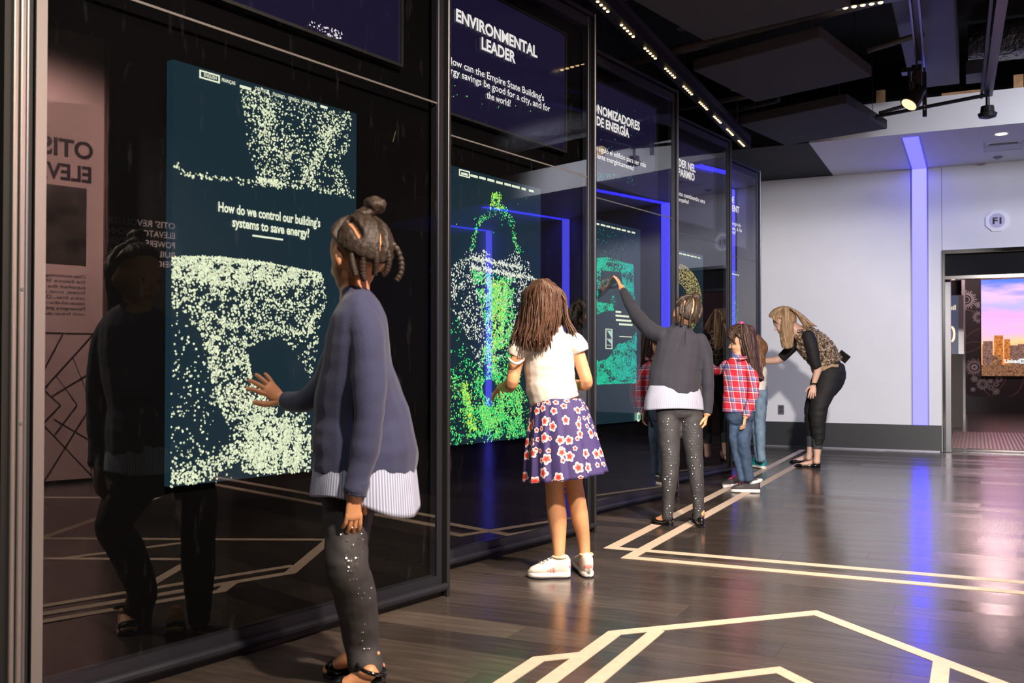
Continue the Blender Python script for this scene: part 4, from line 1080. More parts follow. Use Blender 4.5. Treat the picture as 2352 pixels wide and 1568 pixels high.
class Fig:
    def __init__(s, label, foot, z0):
        p = on_z(*foot); s.z0 = z0
        s.root = empty('person', (p.x, p.y, 0), 0, label, 'person')
        s.off = s.root.location.copy(); s.body = MB(); s.extra = MB(); s.post = []
    def P(s, px, py, dz=0.): return at(px, py, s.z0 + dz)
    def rows(s, ctrl):
        out = []
        for c in ctrl:
            px, py, dz, a = c[:4]; b = c[4] if len(c) > 4 else a
            p = s.P(px, py, dz); k = (s.z0 + dz) / F_PX
            out.append((p.x, p.y, p.z, a * k, b * k))
        return out
    def limb(s, mb, ctrl, **k): return loft(mb, s.rows(ctrl), **k)
    def put(s, name, me, mats, parent=None):
        par = parent or s.root
        me.transform(Matrix.Translation(-wloc(par)))
        mats = mats if isinstance(mats, list) else [mats]
        me.materials.clear()
        for m in mats: me.materials.append(m)
        me.update()
        return link(name, me, par)
    def putmb(s, name, mb, mats, parent=None, smooth=True):
        return mb.build(name, mats, parent or s.root, smooth)
    def head(s, O, H, th, pitch=0., roll=0., face=True):
        """O: world centre of the cranium"""
        F = heading_vec(th, pitch); Lh = UP.cross(F).normalized(); U = F.cross(Lh)
        if roll:
            R = Matrix.Rotation(math.radians(roll), 3, F); Lh = R @ Lh; U = R @ U
        s.hd = (Vector(O), F, Lh, U, H)
        def q(f, l, u): return Vector(O) + F * (f * H) + Lh * (l * H) + U * ((u - .60) * H)
        s.q = q; ax = (F, Lh, U); b = s.body
        ellipsoid(b, q(-.03, 0, .60), ax, (.43 * H, .350 * H, .40 * H))
        ellipsoid(b, q(.10, 0, .40), ax, (.285 * H, .285 * H, .34 * H))
        ellipsoid(b, q(.16, 0, .24), ax, (.20 * H, .215 * H, .20 * H))
        ellipsoid(b, q(.245, 0, .085), ax, (.10 * H, .12 * H, .085 * H))
        ellipsoid(b, q(.27, .12, .36), ax, (.11 * H, .10 * H, .10 * H)); ellipsoid(b, q(.27, -.12, .36), ax, (.11 * H, .10 * H, .10 * H))
        ellipsoid(b, q(.33, 0, .57), ax, (.07 * H, .20 * H, .06 * H))
        loft(b, [(*q(.36, 0, .52), .028 * H, .03 * H), (*q(.40, 0, .44), .034 * H, .035 * H), (*q(.425, 0, .37), .05 * H, .045 * H)], 3, 10, side=Lh)
        ellipsoid(b, q(.435, 0, .365), ax, (.05 * H, .048 * H, .038 * H), 12, 8)
        ellipsoid(b, q(.345, 0, .235), ax, (.045 * H, .10 * H, .026 * H), 12, 8); ellipsoid(b, q(.335, 0, .19), ax, (.048 * H, .085 * H, .028 * H), 12, 8)
        for sg in (1, -1):
            E = (F * .94 - U * .25 + Lh * sg * .15).normalized(); A3 = (U + F * .25).normalized(); A2 = A3.cross(E)
            ellipsoid(b, q(-.03, sg * .345, .46), (E, A2, A3), (.085 * H, .028 * H, .135 * H), 14, 10)
            ellipsoid(b, q(-.05, sg * .355, .46), (E, A2, A3), (.06 * H, .034 * H, .12 * H), 14, 10)
        if face:
            e = s.extra
            for sg in (1, -1):
                n0 = len(e.f); ellipsoid(e, q(.298, sg * .14, .475), ax, (.05 * H, .055 * H, .03 * H), 12, 8); e.mi[n0:] = [1] * (len(e.f) - n0)
                n0 = len(e.f); ellipsoid(e, q(.332, sg * .143, .475), ax, (.022 * H, .030 * H, .027 * H), 10, 6); e.mi[n0:] = [2] * (len(e.f) - n0)
                n0 = len(e.f); loft(e, [(*q(.372, sg * .06, .575), .012 * H, .012 * H), (*q(.352, sg * .14, .59), .016 * H, .012 * H), (*q(.295, sg * .215, .58), .008 * H, .008 * H)], 3, 8, side=U); e.mi[n0:] = [3] * (len(e.f) - n0)
    def hand(s, W, d, n, Lh, thumb=1, curls=(25, 30, 35), spread=.12, spl=None, straight=None):
        """W wrist, d finger direction, n palm normal, thumb: side sign along d x n"""
        W = Vector(W); d = Vector(d).normalized(); n = Vector(n); n = (n - d * n.dot(d)).normalized(); sd = d.cross(n) * thumb
        loft(s.body, [(*(W - d * .10 * Lh), .13 * Lh, .10 * Lh), (*(W + d * .05 * Lh), .14 * Lh, .095 * Lh), (*(W + d * .25 * Lh), .19 * Lh, .085 * Lh), (*(W + d * .44 * Lh), .205 * Lh, .075 * Lh), (*(W + d * .50 * Lh), .18 * Lh, .055 * Lh)], 3, 16, side=sd)
        e = s.extra
        for i, (o, ln, r) in enumerate(((.155, .42, .052), (.05, .47, .054), (-.055, .43, .052), (-.150, .34, .046))):
            base = W + d * ((.44 if i < 3 else .40) * Lh) + sd * (o * Lh) + n * (.0 * Lh)
            fan = (spl[i] if spl else (1.5 - i) * spread)
            dd = (d + sd * fan).normalized(); ax = dd.cross(n).normalized()
            c = curls if straight is None or i not in straight else (4, 6, 6)
            pts = [base - dd * .06 * Lh]; cur = base; ang = 0; pts.append(cur)
            for j, f in enumerate((.46, .30, .24)):
                ang += math.radians(c[j] * (1 + .12 * i))
                v = dd * math.cos(ang) + n * math.sin(ang); nx = cur + v * (ln * f * Lh)
                pts += [cur.lerp(nx, .5), nx]; cur = nx
            C = catmull([(*p_, 0) for p_ in pts], 2)[:, :3]
            rr = np.interp(np.linspace(0, 1, len(C)), [0, .12, .45, .8, .93, 1], [.9, 1.08, .98, .85, .7, .25]) * r * Lh
            e.tube(C, list(rr), 10)
        base = W + d * (.12 * Lh) + sd * (.12 * Lh) + n * (.02 * Lh)
        v1 = (d * .55 + sd * .75 + n * .30).normalized(); v2 = (d * .85 + sd * .45 + n * .35).normalized()
        p1 = base + v1 * .20 * Lh; p2 = p1 + v2 * .18 * Lh; p3 = p2 + v2 * .13 * Lh
        C = catmull([(*p_, 0) for p_ in (base - v1 * .05 * Lh, base, p1, p2, p3)], 3)[:, :3]
        e.tube(C, list(np.interp(np.linspace(0, 1, len(C)), [0, .4, .75, .93, 1], [.085, .075, .06, .05, .02]) * Lh), 10)
    def finish(s, m_skin, voxel=.005, smooth=5):
        me = remesh(s.body, voxel, smooth)
        append_mb(me, s.extra, None)
        if hasattr(s, 'q'):
            O, F, Lh, U, H = s.hd; c1 = s.q(.35, 0, .212)
            for p in me.polygons:
                if p.material_index == 0:
                    v = p.center - c1
                    if abs(v.dot(F)) < .075 * H and abs(v.dot(Lh)) < .105 * H and abs(v.dot(U)) < .040 * H: p.material_index = 4
        mi = [p.material_index for p in me.polygons]
        o = s.put('body', me, [m_skin, M_EYEW, M_IRIS, M_BROW, M_LIP]); me.polygons.foreach_set('material_index', mi); me.update()
        return o
    def cloth(s, name, parts, m_, voxel=.006, smooth=4, wr=None, parent=None, grow=.0):
        re_ = name in ('leggings', 'jeans', 'black_jeans', 'hair_mass')
        mb = MB()
        for p in parts: s.limb(mb, p, grow=grow, rnd=(True, re_))
        return s.put(name, remesh(mb, voxel, smooth, wr), m_, parent)
    def shoe(s, heel, toe, w, h, m_up, m_sole, sole_h=.02, low=False, laces=None, name='shoe', z=0., outsole=None):
        A = on_z(*heel) if not isinstance(heel, Vector) else heel; B = on_z(*toe) if not isinstance(toe, Vector) else toe
        A = Vector((A.x, A.y, 0)); B = Vector((B.x, B.y, 0)); d = (B - A); Ln = d.length; d.normalize(); sd = d.cross(UP)
        def prof(hs, wk, z0_, hk=None):
            mb = MB(); R = []
            ts = np.linspace(0, 1, 15)
            W = np.interp(ts, [0, .06, .18, .4, .7, .88, .97, 1], [.30, .62, .76, .74, 1., .82, .45, .12]) * w * wk
            Hh = np.interp(ts, [0, .05, .2, .38, .6, .8, .95, 1], hs)
            for t, ww, hh in zip(ts, W, Hh):
                c = A + d * (Ln * t) + UP * z0_
                ring = []
                for j in range(18):
                    q = 2 * math.pi * j / 18; x = math.cos(q); y = math.sin(q)
                    x = math.copysign(abs(x) ** .7, x)
                    ring.append(c + sd * (ww * x) + UP * (hh * (.5 + .5 * math.copysign(abs(y) ** .8, y))))
                R.append(ring)
            rings_mesh(mb, R); return mb
        hs = [h * .75, h * .95, h, h * .86, h * .60, h * .45, h * .30, h * .12] if not low else [h * .8, h, h * .75, h * .5, h * .5, h * .62, h * .45, h * .15]
        up = prof(hs, .95, sole_h * .6); o = s.putmb(name, up, m_up)
        sl = prof([sole_h] * 8, 1.04, .0005); s.putmb('sole', sl, m_sole, o)
        if outsole: s.putmb('outsole', prof([.009] * 8, 1.07, .0002), outsole, o)
        if laces:
            mb = MB()
            for k in range(4):
                t = .42 + k * .085; c = A + d * (Ln * t) + UP * (sole_h * .6 + np.interp(t, [.38, .6, .8], [h * .88, h * .62, h * .46]) + .003)
                mb.tube([c - sd * w * .35 - UP * .01, c, c + sd * w * .35 + d * .012 - UP * .008], .0035, 6)
            s.putmb('laces', mb, laces, o)
        return o
def hair_cap(fig, T, hairline, parts=(), pw=.10, rough_amp=.0, name='hair', m_=None, ridges=0, sq=1.04, nu=120, nv=70, parent=None):
    """hair hugging the skull; partings sink below the scalp"""
    O, F, Lh, U, H = fig.hd; C = O - F * (.03 * H); rad = (.43 * H * sq, .35 * H * sq, .40 * H * sq)
    segs = []
    for pl in parts:
        v = [Vector(p).normalized() for p in pl]
        segs += list(zip(v[:-1], v[1:]))
    vs = []; fs = []
    for i in range(nv + 1):
        ph = math.pi * .985 * i / nv + .005
        for j in range(nu):
            th = 2 * math.pi * j / nu
            u = Vector((math.sin(ph) * math.cos(th), math.sin(ph) * math.sin(th), math.cos(ph)))
            az = abs(th if th <= math.pi else 2 * math.pi - th); el = math.pi / 2 - ph
            e = el - hairline(az, math.sin(th))
            k = max(0, min(1, e / .16)); t = T * (k * k * (3 - 2 * k)) if e > 0 else -.012
            dm = 9.
            for a, b in segs:
                ab = b - a; q = max(0, min(1, (u - a).dot(ab) / ab.length_squared)); dm = min(dm, (u - a - ab * q).length)
            if dm < pw and e > 0:
                kk = max(0, dm - .03) / (pw - .03); t = -.012 + (t + .012) * (kk * kk * (3 - 2 * kk))
            if e > 0:
                if ridges: t += (.0014) * math.sin(ridges * (u.y * 1.0 + u.z * .55)) * min(1, dm / (pw + .001))
                t += rough_amp * mnoise.noise(u * 16)
            vs.append(C + F * (u.x * (rad[0] + t)) + Lh * (u.y * (rad[1] + t)) + U * (u.z * (rad[2] + t)))
    for i in range(nv):
        for j in range(nu):
            fs.append((i * nu + j, (i + 1) * nu + j, (i + 1) * nu + (j + 1) % nu, i * nu + (j + 1) % nu))
    mb = MB(); mb.add(vs, fs); return fig.putmb(name, mb, m_, parent)
def braid(fig, pts, r0, r1, m_, parent, name='braid', bumps=11):
    C = catmull([(*p, 0) for p in pts], 10)[:, :3]; n = len(C); mb = MB()
    rr = []
    for i in range(n):
        t = i / (n - 1); rr.append((r0 + (r1 - r0) * t) * (.78 + .34 * abs(math.sin(math.pi * bumps * t))) * (1 if t < .96 else .5))
    mb.tube(C, rr, 10)
    return fig.putmb(name, mb, m_, parent)
def lock_field(fig, left, mid, right, n, r, m_, parent, bulge=.05, name='hair_lock', wave=3., depth=.02, seed=1, s_rng=(0, 1), ends=.12, tip=.25):
    """n tapered locks that flow between a left, a middle and a right pixel path"""
    rnd = random.Random(seed); L_, M_, R_ = (catmull([(*p, 0) if len(p) == 2 else p for p in q], 6) for q in (left, mid, right))
    K = min(len(L_), len(M_), len(R_)); mb = MB()
    for i in range(n):
        s = s_rng[0] + (s_rng[1] - s_rng[0]) * (i + rnd.random()) / n; w = 2 * s - 1
        a, b, c = w * (w - 1) / 2, 1 - w * w, w * (w + 1) / 2
        lay = rnd.random(); k1 = 1 - ends * rnd.random(); ph = rnd.random() * 6.28; fr = rnd.uniform(.8, 1.3)
        pts = []; kk = max(4, int(K * k1))
        for j in range(kk):
            t = j / (K - 1); q = L_[j] * a + M_[j] * b + R_[j] * c
            wv = wave * t * math.sin(ph + t * 7 * fr) + rnd.uniform(-.5, .5)
            dz = q[2] - bulge * (1 - w * w) + depth * (lay - .5) + .006 * math.sin(ph * 2 + t * 9)
            pts.append(fig.P(q[0] + wv, q[1], dz))
        k = fig.z0 / F_PX
        rr = list(np.interp(np.linspace(0, 1, len(pts)), [0, .15, .7, 1], [.55, 1, .9, tip]) * r * k * rnd.uniform(.75, 1.25))
        mb.tube(pts, rr, 6)
    return fig.putmb(name, mb, m_, parent)
# ------------------------------------------------------------------ cloth materials
def coord_along(N, L, vec, src='Object', sock=None):
    tc = N.new('ShaderNodeTexCoord'); d = N.new('ShaderNodeVectorMath'); d.operation = 'DOT_PRODUCT'; d.inputs[1].default_value = vec
    L.new(tc.outputs[src], d.inputs[0]); return d.outputs['Value']
def mth(N, L, op, a, b=None, c=None):
    n = N.new('ShaderNodeMath'); n.operation = op
    for i, v in enumerate((a, b, c)):
        if v is None: continue
        if isinstance(v, (int, float)): n.inputs[i].default_value = v
        else: L.new(v, n.inputs[i])
    return n.outputs[0]
def stripe_mat(name, c1, c2, vec, period):
    m = mat(name, c1, .8); nt, N, L = nodes_of(m); b = N['Principled BSDF']
    v = mth(N, L, 'FRACT', mth(N, L, 'MULTIPLY', coord_along(N, L, (1, 0, 0), 'UV'), 1 / period))
    cr = N.new('ShaderNodeValToRGB'); cr.color_ramp.elements[0].color = (*c1, 1); cr.color_ramp.elements[1].color = (*c2, 1)
    cr.color_ramp.elements[0].position = .42; cr.color_ramp.elements[1].position = .58
    L.new(v, cr.inputs[0]); L.new(cr.outputs[0], b.inputs['Base Color']); return m
def plaid_mat(name):
    m = mat(name, (.5, .05, .06), .8); nt, N, L = nodes_of(m); b = N['Principled BSDF']
    outs = []
    for vec, per, off in ((tuple(RH * .95 + UP * .12), .072, .2), (tuple(UP + RH * .05), .080, .1)):
        v = mth(N, L, 'FRACT', mth(N, L, 'MULTIPLY_ADD', coord_along(N, L, vec), 1 / per, off))
        cr = N.new('ShaderNodeValToRGB'); cr.color_ramp.interpolation = 'CONSTANT'; E = cr.color_ramp.elements
        E[0].position = 0; E[0].color = (.52, .012, .035, 1); E[1].position = .40; E[1].color = (.9, .75, .72, 1)
        for p, c in ((.47, (.06, .06, .12)), (.60, (.14, .20, .50)), (.74, (.06, .05, .11)), (.80, (.85, .72, .7)), (.85, (.48, .012, .04))):
            e = E.new(p); e.color = (*c, 1)
        L.new(v, cr.inputs[0]); outs.append(cr.outputs[0])
    mx = N.new('ShaderNodeMixRGB'); mx.inputs[0].default_value = .5; L.new(outs[0], mx.inputs[1]); L.new(outs[1], mx.inputs[2]); L.new(mx.outputs[0], b.inputs['Base Color'])
    return m
def floral_mat():
    m = mat('floral_skirt_cloth', (.05, .03, .14), .75); nt, N, L = nodes_of(m); b = N['Principled BSDF']
    tc = N.new('ShaderNodeTexCoord'); col = None
    base = (.048, .034, .155)
    prev = None
    for scale, R, seedoff in ((16., .33, 0.), (26., .28, 7.3)):
        mp = N.new('ShaderNodeMapping'); mp.inputs['Location'].default_value = (seedoff, seedoff * .37, 0)
        L.new(tc.outputs['UV'], mp.inputs['Vector'])
        vo = N.new('ShaderNodeTexVoronoi'); vo.voronoi_dimensions = '2D'; vo.inputs['Scale'].default_value = scale; vo.inputs['Randomness'].default_value = .62
        L.new(mp.outputs[0], vo.inputs['Vector'])
        sc = N.new('ShaderNodeVectorMath'); sc.operation = 'SUBTRACT'; L.new(mp.outputs[0], sc.inputs[0]); L.new(vo.outputs['Position'], sc.inputs[1])
        sp = N.new('ShaderNodeSeparateXYZ'); L.new(sc.outputs[0], sp.inputs[0])
        ang = mth(N, L, 'ARCTAN2', sp.outputs['Y'], sp.outputs['X'])
        sc2 = N.new('ShaderNodeSeparateColor'); L.new(vo.outputs['Color'], sc2.inputs[0])
        pet = mth(N, L, 'ABSOLUTE', mth(N, L, 'COSINE', mth(N, L, 'ADD', mth(N, L, 'MULTIPLY', ang, 2.5), mth(N, L, 'MULTIPLY', sc2.outputs[0], 6.))))
        rad = mth(N, L, 'MULTIPLY', mth(N, L, 'MULTIPLY_ADD', pet, .32, .70), R)
        rel = mth(N, L, 'DIVIDE', vo.outputs['Distance'], rad)
        cr = N.new('ShaderNodeValToRGB'); cr.color_ramp.interpolation = 'CONSTANT'; E = cr.color_ramp.elements
        E[0].position = 0; E[0].color = (.75, .03, .03, 1); E[1].position = .36; E[1].color = (.85, .16, .14, 1)
        e = E.new(.62); e.color = (.92, .80, .78, 1)
        L.new(rel, cr.inputs[0])
        mask = mth(N, L, 'LESS_THAN', rel, .96)
        if scale > 20: mask = mth(N, L, 'MULTIPLY', mask, mth(N, L, 'GREATER_THAN', sc2.outputs[1], .55))
        mx = N.new('ShaderNodeMixRGB'); L.new(mask, mx.inputs[0]); L.new(cr.outputs[0], mx.inputs[2])
        if prev is None: mx.inputs[1].default_value = (*base, 1); prev = (mx.outputs[0], mask)
        else:
            L.new(prev[0], mx.inputs[1])
            # small flowers only where no large one sits
            L.new(mth(N, L, 'MULTIPLY', mask, mth(N, L, 'SUBTRACT', 1., prev[1])), mx.inputs[0]); prev = (mx.outputs[0], mask)
    L.new(prev[0], b.inputs['Base Color']); return m
def fur_mat():
    m = mat('leopard_fur', (.4, .3, .2), .8); nt, N, L = nodes_of(m); b = N['Principled BSDF']
    tc = N.new('ShaderNodeTexCoord'); mp = N.new('ShaderNodeMapping'); mp.inputs['Scale'].default_value = (1, 1, 1.8); mp.inputs['Rotation'].default_value = (.6, .3, .5)
    L.new(tc.outputs['Object'], mp.inputs['Vector'])
    n = N.new('ShaderNodeTexNoise'); n.inputs['Scale'].default_value = 34; n.inputs['Detail'].default_value = 4; n.inputs['Distortion'].default_value = 1.2; L.new(mp.outputs[0], n.inputs['Vector'])
    cr = N.new('ShaderNodeValToRGB'); E = cr.color_ramp.elements; E[0].position = .40; E[0].color = (.03, .02, .015, 1); E[1].position = .62; E[1].color = (.62, .50, .38, 1)
    e = E.new(.5); e.color = (.22, .13, .07, 1); L.new(n.outputs['Fac'], cr.inputs[0]); L.new(cr.outputs[0], b.inputs['Base Color'])
    bp = N.new('ShaderNodeBump'); bp.inputs['Strength'].default_value = .8; bp.inputs['Distance'].default_value = .02; L.new(n.outputs['Fac'], bp.inputs['Height']); L.new(bp.outputs['Normal'], b.inputs['Normal'])
    return m
M_NAVY = mat('navy_knit', (.030, .037, .098), .85, sheen=.15, noise=(9, .12), bump=(420, .25))
M_NAVY_SHADE = mat('navy_knit_shade', (.0165, .017, .028), .85, sheen=.03, noise=(9, .12), bump=(420, .25))  # same knit as the navy one, darkened: shade put into the colour
M_LEG = mat('charcoal_leggings', (.030, .029, .033), .7, noise=(12, .15), bump=(300, .15))
M_SHIRT = stripe_mat('striped_shirt_cloth', (.52, .55, .68), (.20, .26, .45), tuple(RH * .8 - FH * .6), .0085)
M_SHIRT4 = stripe_mat('pale_striped_shirt', (.30, .31, .38), (.235, .25, .345), tuple(RH), .011)
M_WHITE = mat('white_cotton', (.78, .74, .70), .8, noise=(6, .03), bump=(250, .1))
M_FLORAL = floral_mat(); M_PLAID = plaid_mat('plaid_flannel'); M_FUR = fur_mat()
M_DENIM = mat('blue_denim', (.040, .075, .14), .8, noise=(16, .35), bump=(300, .2))
M_DENIM2 = mat('light_denim', (.16, .25, .36), .8, noise=(16, .3), bump=(300, .2))
M_BLACKC = mat('black_cloth', (.010, .010, .011), .75, bump=(200, .1))
M_CUFF = mat('faded_black_denim', (.05, .055, .06), .8)
M_PATENT = mat('black_patent', (.006, .006, .007), .12, coat=.5)
M_RUB = mat('white_rubber', (.78, .74, .72), .45); M_RUBD = mat('navy_rubber', (.02, .03, .06), .5)
M_SNK = mat('white_sneaker', (.75, .70, .68), .5, noise=(20, .06)); M_SNKP = mat('coral_panel', (.85, .25, .25), .5)
M_GREY = mat('dark_mesh_fabric', (.05, .045, .05), .7, noise=(60, .2)); M_PINK = mat('hot_pink', (.85, .06, .28), .5); M_TEAL = mat('teal_fabric', (.02, .32, .36), .55, noise=(25, .2))
M_HAIRB = hair_mat('black_brown_hair', (.026, .016, .011), .55); M_HAIRD = hair_mat('dark_brown_hair', (.075, .038, .024), .36)
M_HAIRC = hair_mat('chestnut_hair', (.040, .018, .011), .35); M_HAIRL = hair_mat('light_brown_hair', (.20, .10, .045), .4); M_HAIRG = hair_mat('blonde_hair', (.42, .27, .15), .38)
SK1 = skin('skin_brown', (.54, .26, .13)); SK2 = skin('skin_tan', (.60, .31, .165)); SK3 = skin('skin_light_tan', (.64, .37, .23)); SK4 = skin('skin_fair', (.74, .46, .35))
def sequins(fig, parent, ctrl, n, seed, side=-1):
    """tiny mirror discs scattered down the camera side of a legging"""
    rnd = random.Random(seed); R = np.array(fig.rows(ctrl)); mb = MB()
    C = catmull(R, 8)
    for i in range(n):
        t = rnd.random() ** .9; c = C[int(t * (len(C) - 1))]; p = Vector(c[:3])
        q = rnd.gauss(0, .30); v = (CAM - p).normalized(); s = UP.cross(v).normalized()
        pos = p + s * (c[3] * math.sin(q)) + v * (c[4] * math.cos(q) + .0035)
        nn = (v + Vector((rnd.uniform(-.6, .6), rnd.uniform(-.6, .6), rnd.uniform(-.2, .8)))).normalized()
        a = nn.orthogonal().normalized(); b = nn.cross(a); r = rnd.uniform(.0012, .0028)
        mb.add([pos + a * (r * math.cos(k * 1.0472)) + b * (r * math.sin(k * 1.0472)) for k in range(6)], [tuple(range(6))])
    o = fig.putmb('sequins', mb, mat('mirror_sequin', (.8, .82, .88), .22, .85), parent, False); o['kind'] = 'stuff'
def shirt_tail(fig, name, rings, m_, parent=None, seg=48, hem=None, fold=.0, solid=.004):
    """open hanging cloth: rings of (px,py,dz,hw,hd); hem(angle)->extra drop in metres at the last ring"""
    R = np.array(fig.rows(rings)); R = catmull(R, 5); vs = []; K = len(R)
    tot = max(1, K - 1)
    for i, c in enumerate(R):
        p = Vector(c[:3]); t = i / tot
        for j in range(seg):
            q = 2 * math.pi * j / seg; f = 1 + fold * t * math.sin(q * 9 + 1.3 * math.sin(q * 2)) 
            v = p + RH * (c[3] * f * math.cos(q)) + FH * (c[4] * f * math.sin(q))
            if hem: v = v - UP * (hem(q) * t)
            vs.append(v)
    mb = MB(); mb.add(vs, [(i * seg + j, (i + 1) * seg + j, (i + 1) * seg + (j + 1) % seg, i * seg + (j + 1) % seg) for i in range(K - 1) for j in range(seg)])
    o = fig.putmb(name, mb, m_, parent); ul = o.data.uv_layers.new(name='UVMap'); rad = (R[-1][3] + R[-1][4]) / 2
    for pf in o.data.polygons:
        js = [o.data.loops[l].vertex_index % seg for l in pf.loop_indices]; wrap = max(js) - min(js) > seg / 2
        for l, j in zip(pf.loop_indices, js): ul.data[l].uv = (2 * math.pi * rad * ((j + seg) if wrap and j < seg / 2 else j) / seg, 0)
    s = o.modifiers.new('solid', 'SOLIDIFY'); s.thickness = solid; s.offset = 0
    return o

# ================================================================== girl nearest the camera, palm on the glass
G = Fig('nearest girl in navy sweater and braids, one palm on the first glass panel', (860, 1600), 2.80)
LEGL = [(800, 1090, .03, 62, 64), (797, 1180, -.01, 54, 60), (796, 1250, -.06, 50, 55), (797, 1305, -.08, 49, 50), (812, 1350, -.05, 50, 52), (824, 1420, -.01, 45, 46), (833, 1480, .01, 40, 41), (844, 1540, -.01, 40, 42), (850, 1572, -.01, 38, 42)]
LEGR = [(820, 1100, .16, 52, 60), (806, 1200, .20, 46, 52), (797, 1290, .20, 43, 45), (806, 1350, .20, 42, 44), (815, 1420, .20, 36, 38), (820, 1480, .20, 31, 31), (824, 1515, .20, 29, 29)]
ARML = [(828, 722, -.06, 34, 50), (842, 770, -.10, 42, 46), (848, 850, -.12, 42, 42), (848, 930, -.13, 38, 38), (842, 1010, -.13, 34, 34), (826, 1085, -.13, 29, 29), (815, 1130, -.13, 27, 27)]
ARMR = [(810, 735, .10, 32, 40), (778, 800, .17, 34, 34), (745, 880, .22, 32, 32), (705, 918, .26, 27, 27), (672, 922, .30, 25, 25), (655, 920, .32, 24, 24)]
TOR = [(812, 672, .0, 34, 46), (818, 690, .0, 46, 76), (822, 720, .0, 62, 96), (822, 760, .0, 70, 104), (821, 810, .0, 78, 106), (821, 860, .01, 88, 104), (823, 910, .02, 99, 104), (830, 960, .03, 111, 106), (836, 1010, .03, 119, 110), (838, 1055, .03, 120, 112), (837, 1085, .03, 117, 112)]
b = G.body
G.limb(b, [(820, 600, .0, 40, 46), (817, 650, .0, 33, 38), (816, 690, .0, 38, 52)], k=.97)
G.limb(b, [(c[0], c[1], c[2], c[3] * .8, c[4] * .8) for c in TOR])
for A in (ARML, ARMR): G.limb(b, A, k=.72)
for A in (LEGL, LEGR): G.limb(b, A, k=.86)
G.head(G.P(822, 574), .222, 45, -6, 2)
W = G.P(652, 921, .322); G.limb(b, [(690, 920, .28, 20, 18), (652, 921, .322, 17, 15)])
pr = PANELS[0].location
def glass_depth(i, px, py):
    d = ray(px, py); return (post_of(i) - CAM).dot(Nv) / d.dot(Nv)
Wz = glass_depth(0, 640, 920) - .065
W = at(650, 921, Wz); Kn = at(603, 880, glass_depth(0, 603, 880) - .042)
G.limb(b, [(705, 918, .26, 20, 18), (672, 920, (.26 + Wz - 2.80) / 2 + .02, 19, 17), (650, 921, Wz - 2.80, 17, 14)])
G.hand(W, Kn - W, -Nv, .148, thumb=1, curls=(6, 8, 10), spread=.26)
G.hand(G.P(812, 1138, -.13), G.P(812, 1210, -.125) - G.P(812, 1138, -.13), FH * .75 - RH * .66, .132, thumb=1, curls=(10, 16, 14), spread=.07)
# feet
for (hx, tx) in (((886, 1598), (758, 1590)), ((838, 1552), (742, 1552))):
    A_, B_ = on_z(*hx), on_z(*tx); v = B_ - A_
    loft(b, [(*(A_ + v * .30 + UP * .07), .022, .022), (*(A_ + v * .28 + UP * .05), .028, .028), (*(A_ + v * .45 + UP * .045), .030, .026), (*(A_ + v * .72 + UP * .028), .034, .018), (*(A_ + v * .93 + UP * .02), .028, .012)], 4, 14, side=v.cross(UP))
G.finish(SK1, .0042, 5)
G.cloth('leggings', [LEGL, LEGR, [(818, 1060, .04, 92, 92), (812, 1110, .05, 84, 90), (806, 1150, .06, 66, 84)]], M_LEG, .006, 4, (.004, 15, 0, 15, 3.))
leg_o = G.root.children[-1]
sequins(G, leg_o, [(812, 1150, -.04, 50, 56), (812, 1250, -.06, 50, 55), (812, 1310, -.08, 49, 50), (826, 1400, -.03, 46, 46), (836, 1530, .02, 36, 36)], 70, 5)
sw = G.cloth('sweater', [TOR, ARML, ARMR], M_NAVY, .0055, 4, (.006, 5, 0, 11, 1.7))
G.cloth('cuff', [[(822, 1105, -.13, 29, 29), (814, 1136, -.13, 28, 28)]], M_NAVY, .005, 2, None, sw)
def hem1(q):   # curved tails at front-left and back-right, notch at the near side
    return .075 * max(0, math.cos(q + .5)) ** 1.5 + .018 * max(0, -math.cos(q)) - .012
shirt_tail(G, 'shirt_tail', [(838, 1040, .03, 112, 104), (838, 1090, .03, 119, 112), (838, 1130, .03, 124, 114)], M_SHIRT, hem=hem1, fold=.02)
for hx, tx in (((886, 1598), (758, 1590)), ((838, 1552), (742, 1552))):
    o = G.shoe(hx, tx, .038, .066, M_PATENT, M_PATENT, .010, True)
A_, B_ = on_z(886, 1598), on_z(758, 1590); v = (B_ - A_)
mb = MB(); cc = A_ + v * .25
mb.tube([cc + (v.normalized() * (.040 * math.cos(t)) + v.cross(UP).normalized() * (.036 * math.sin(t))) + UP * (.075 + .012 * math.cos(t)) for t in np.linspace(0, 6.283, 25)], .006, 8, cap=False)
G.putmb('ankle_strap', mb, M_PATENT)
for (cx_, cy_, w_, h_) in ((866, 1500, 7, 6), (874, 1530, 11, 10), (862, 1552, 18, 4)):
    c_ = G.P(cx_, cy_, -.012); mb = MB(); ellipsoid(mb, c_, (RH * .8 + FH * .6, FH * .8 - RH * .6, UP), (w_ * .00126, .010, h_ * .00126)); G.putmb('ankle_cutout', mb, SK1, leg_o)
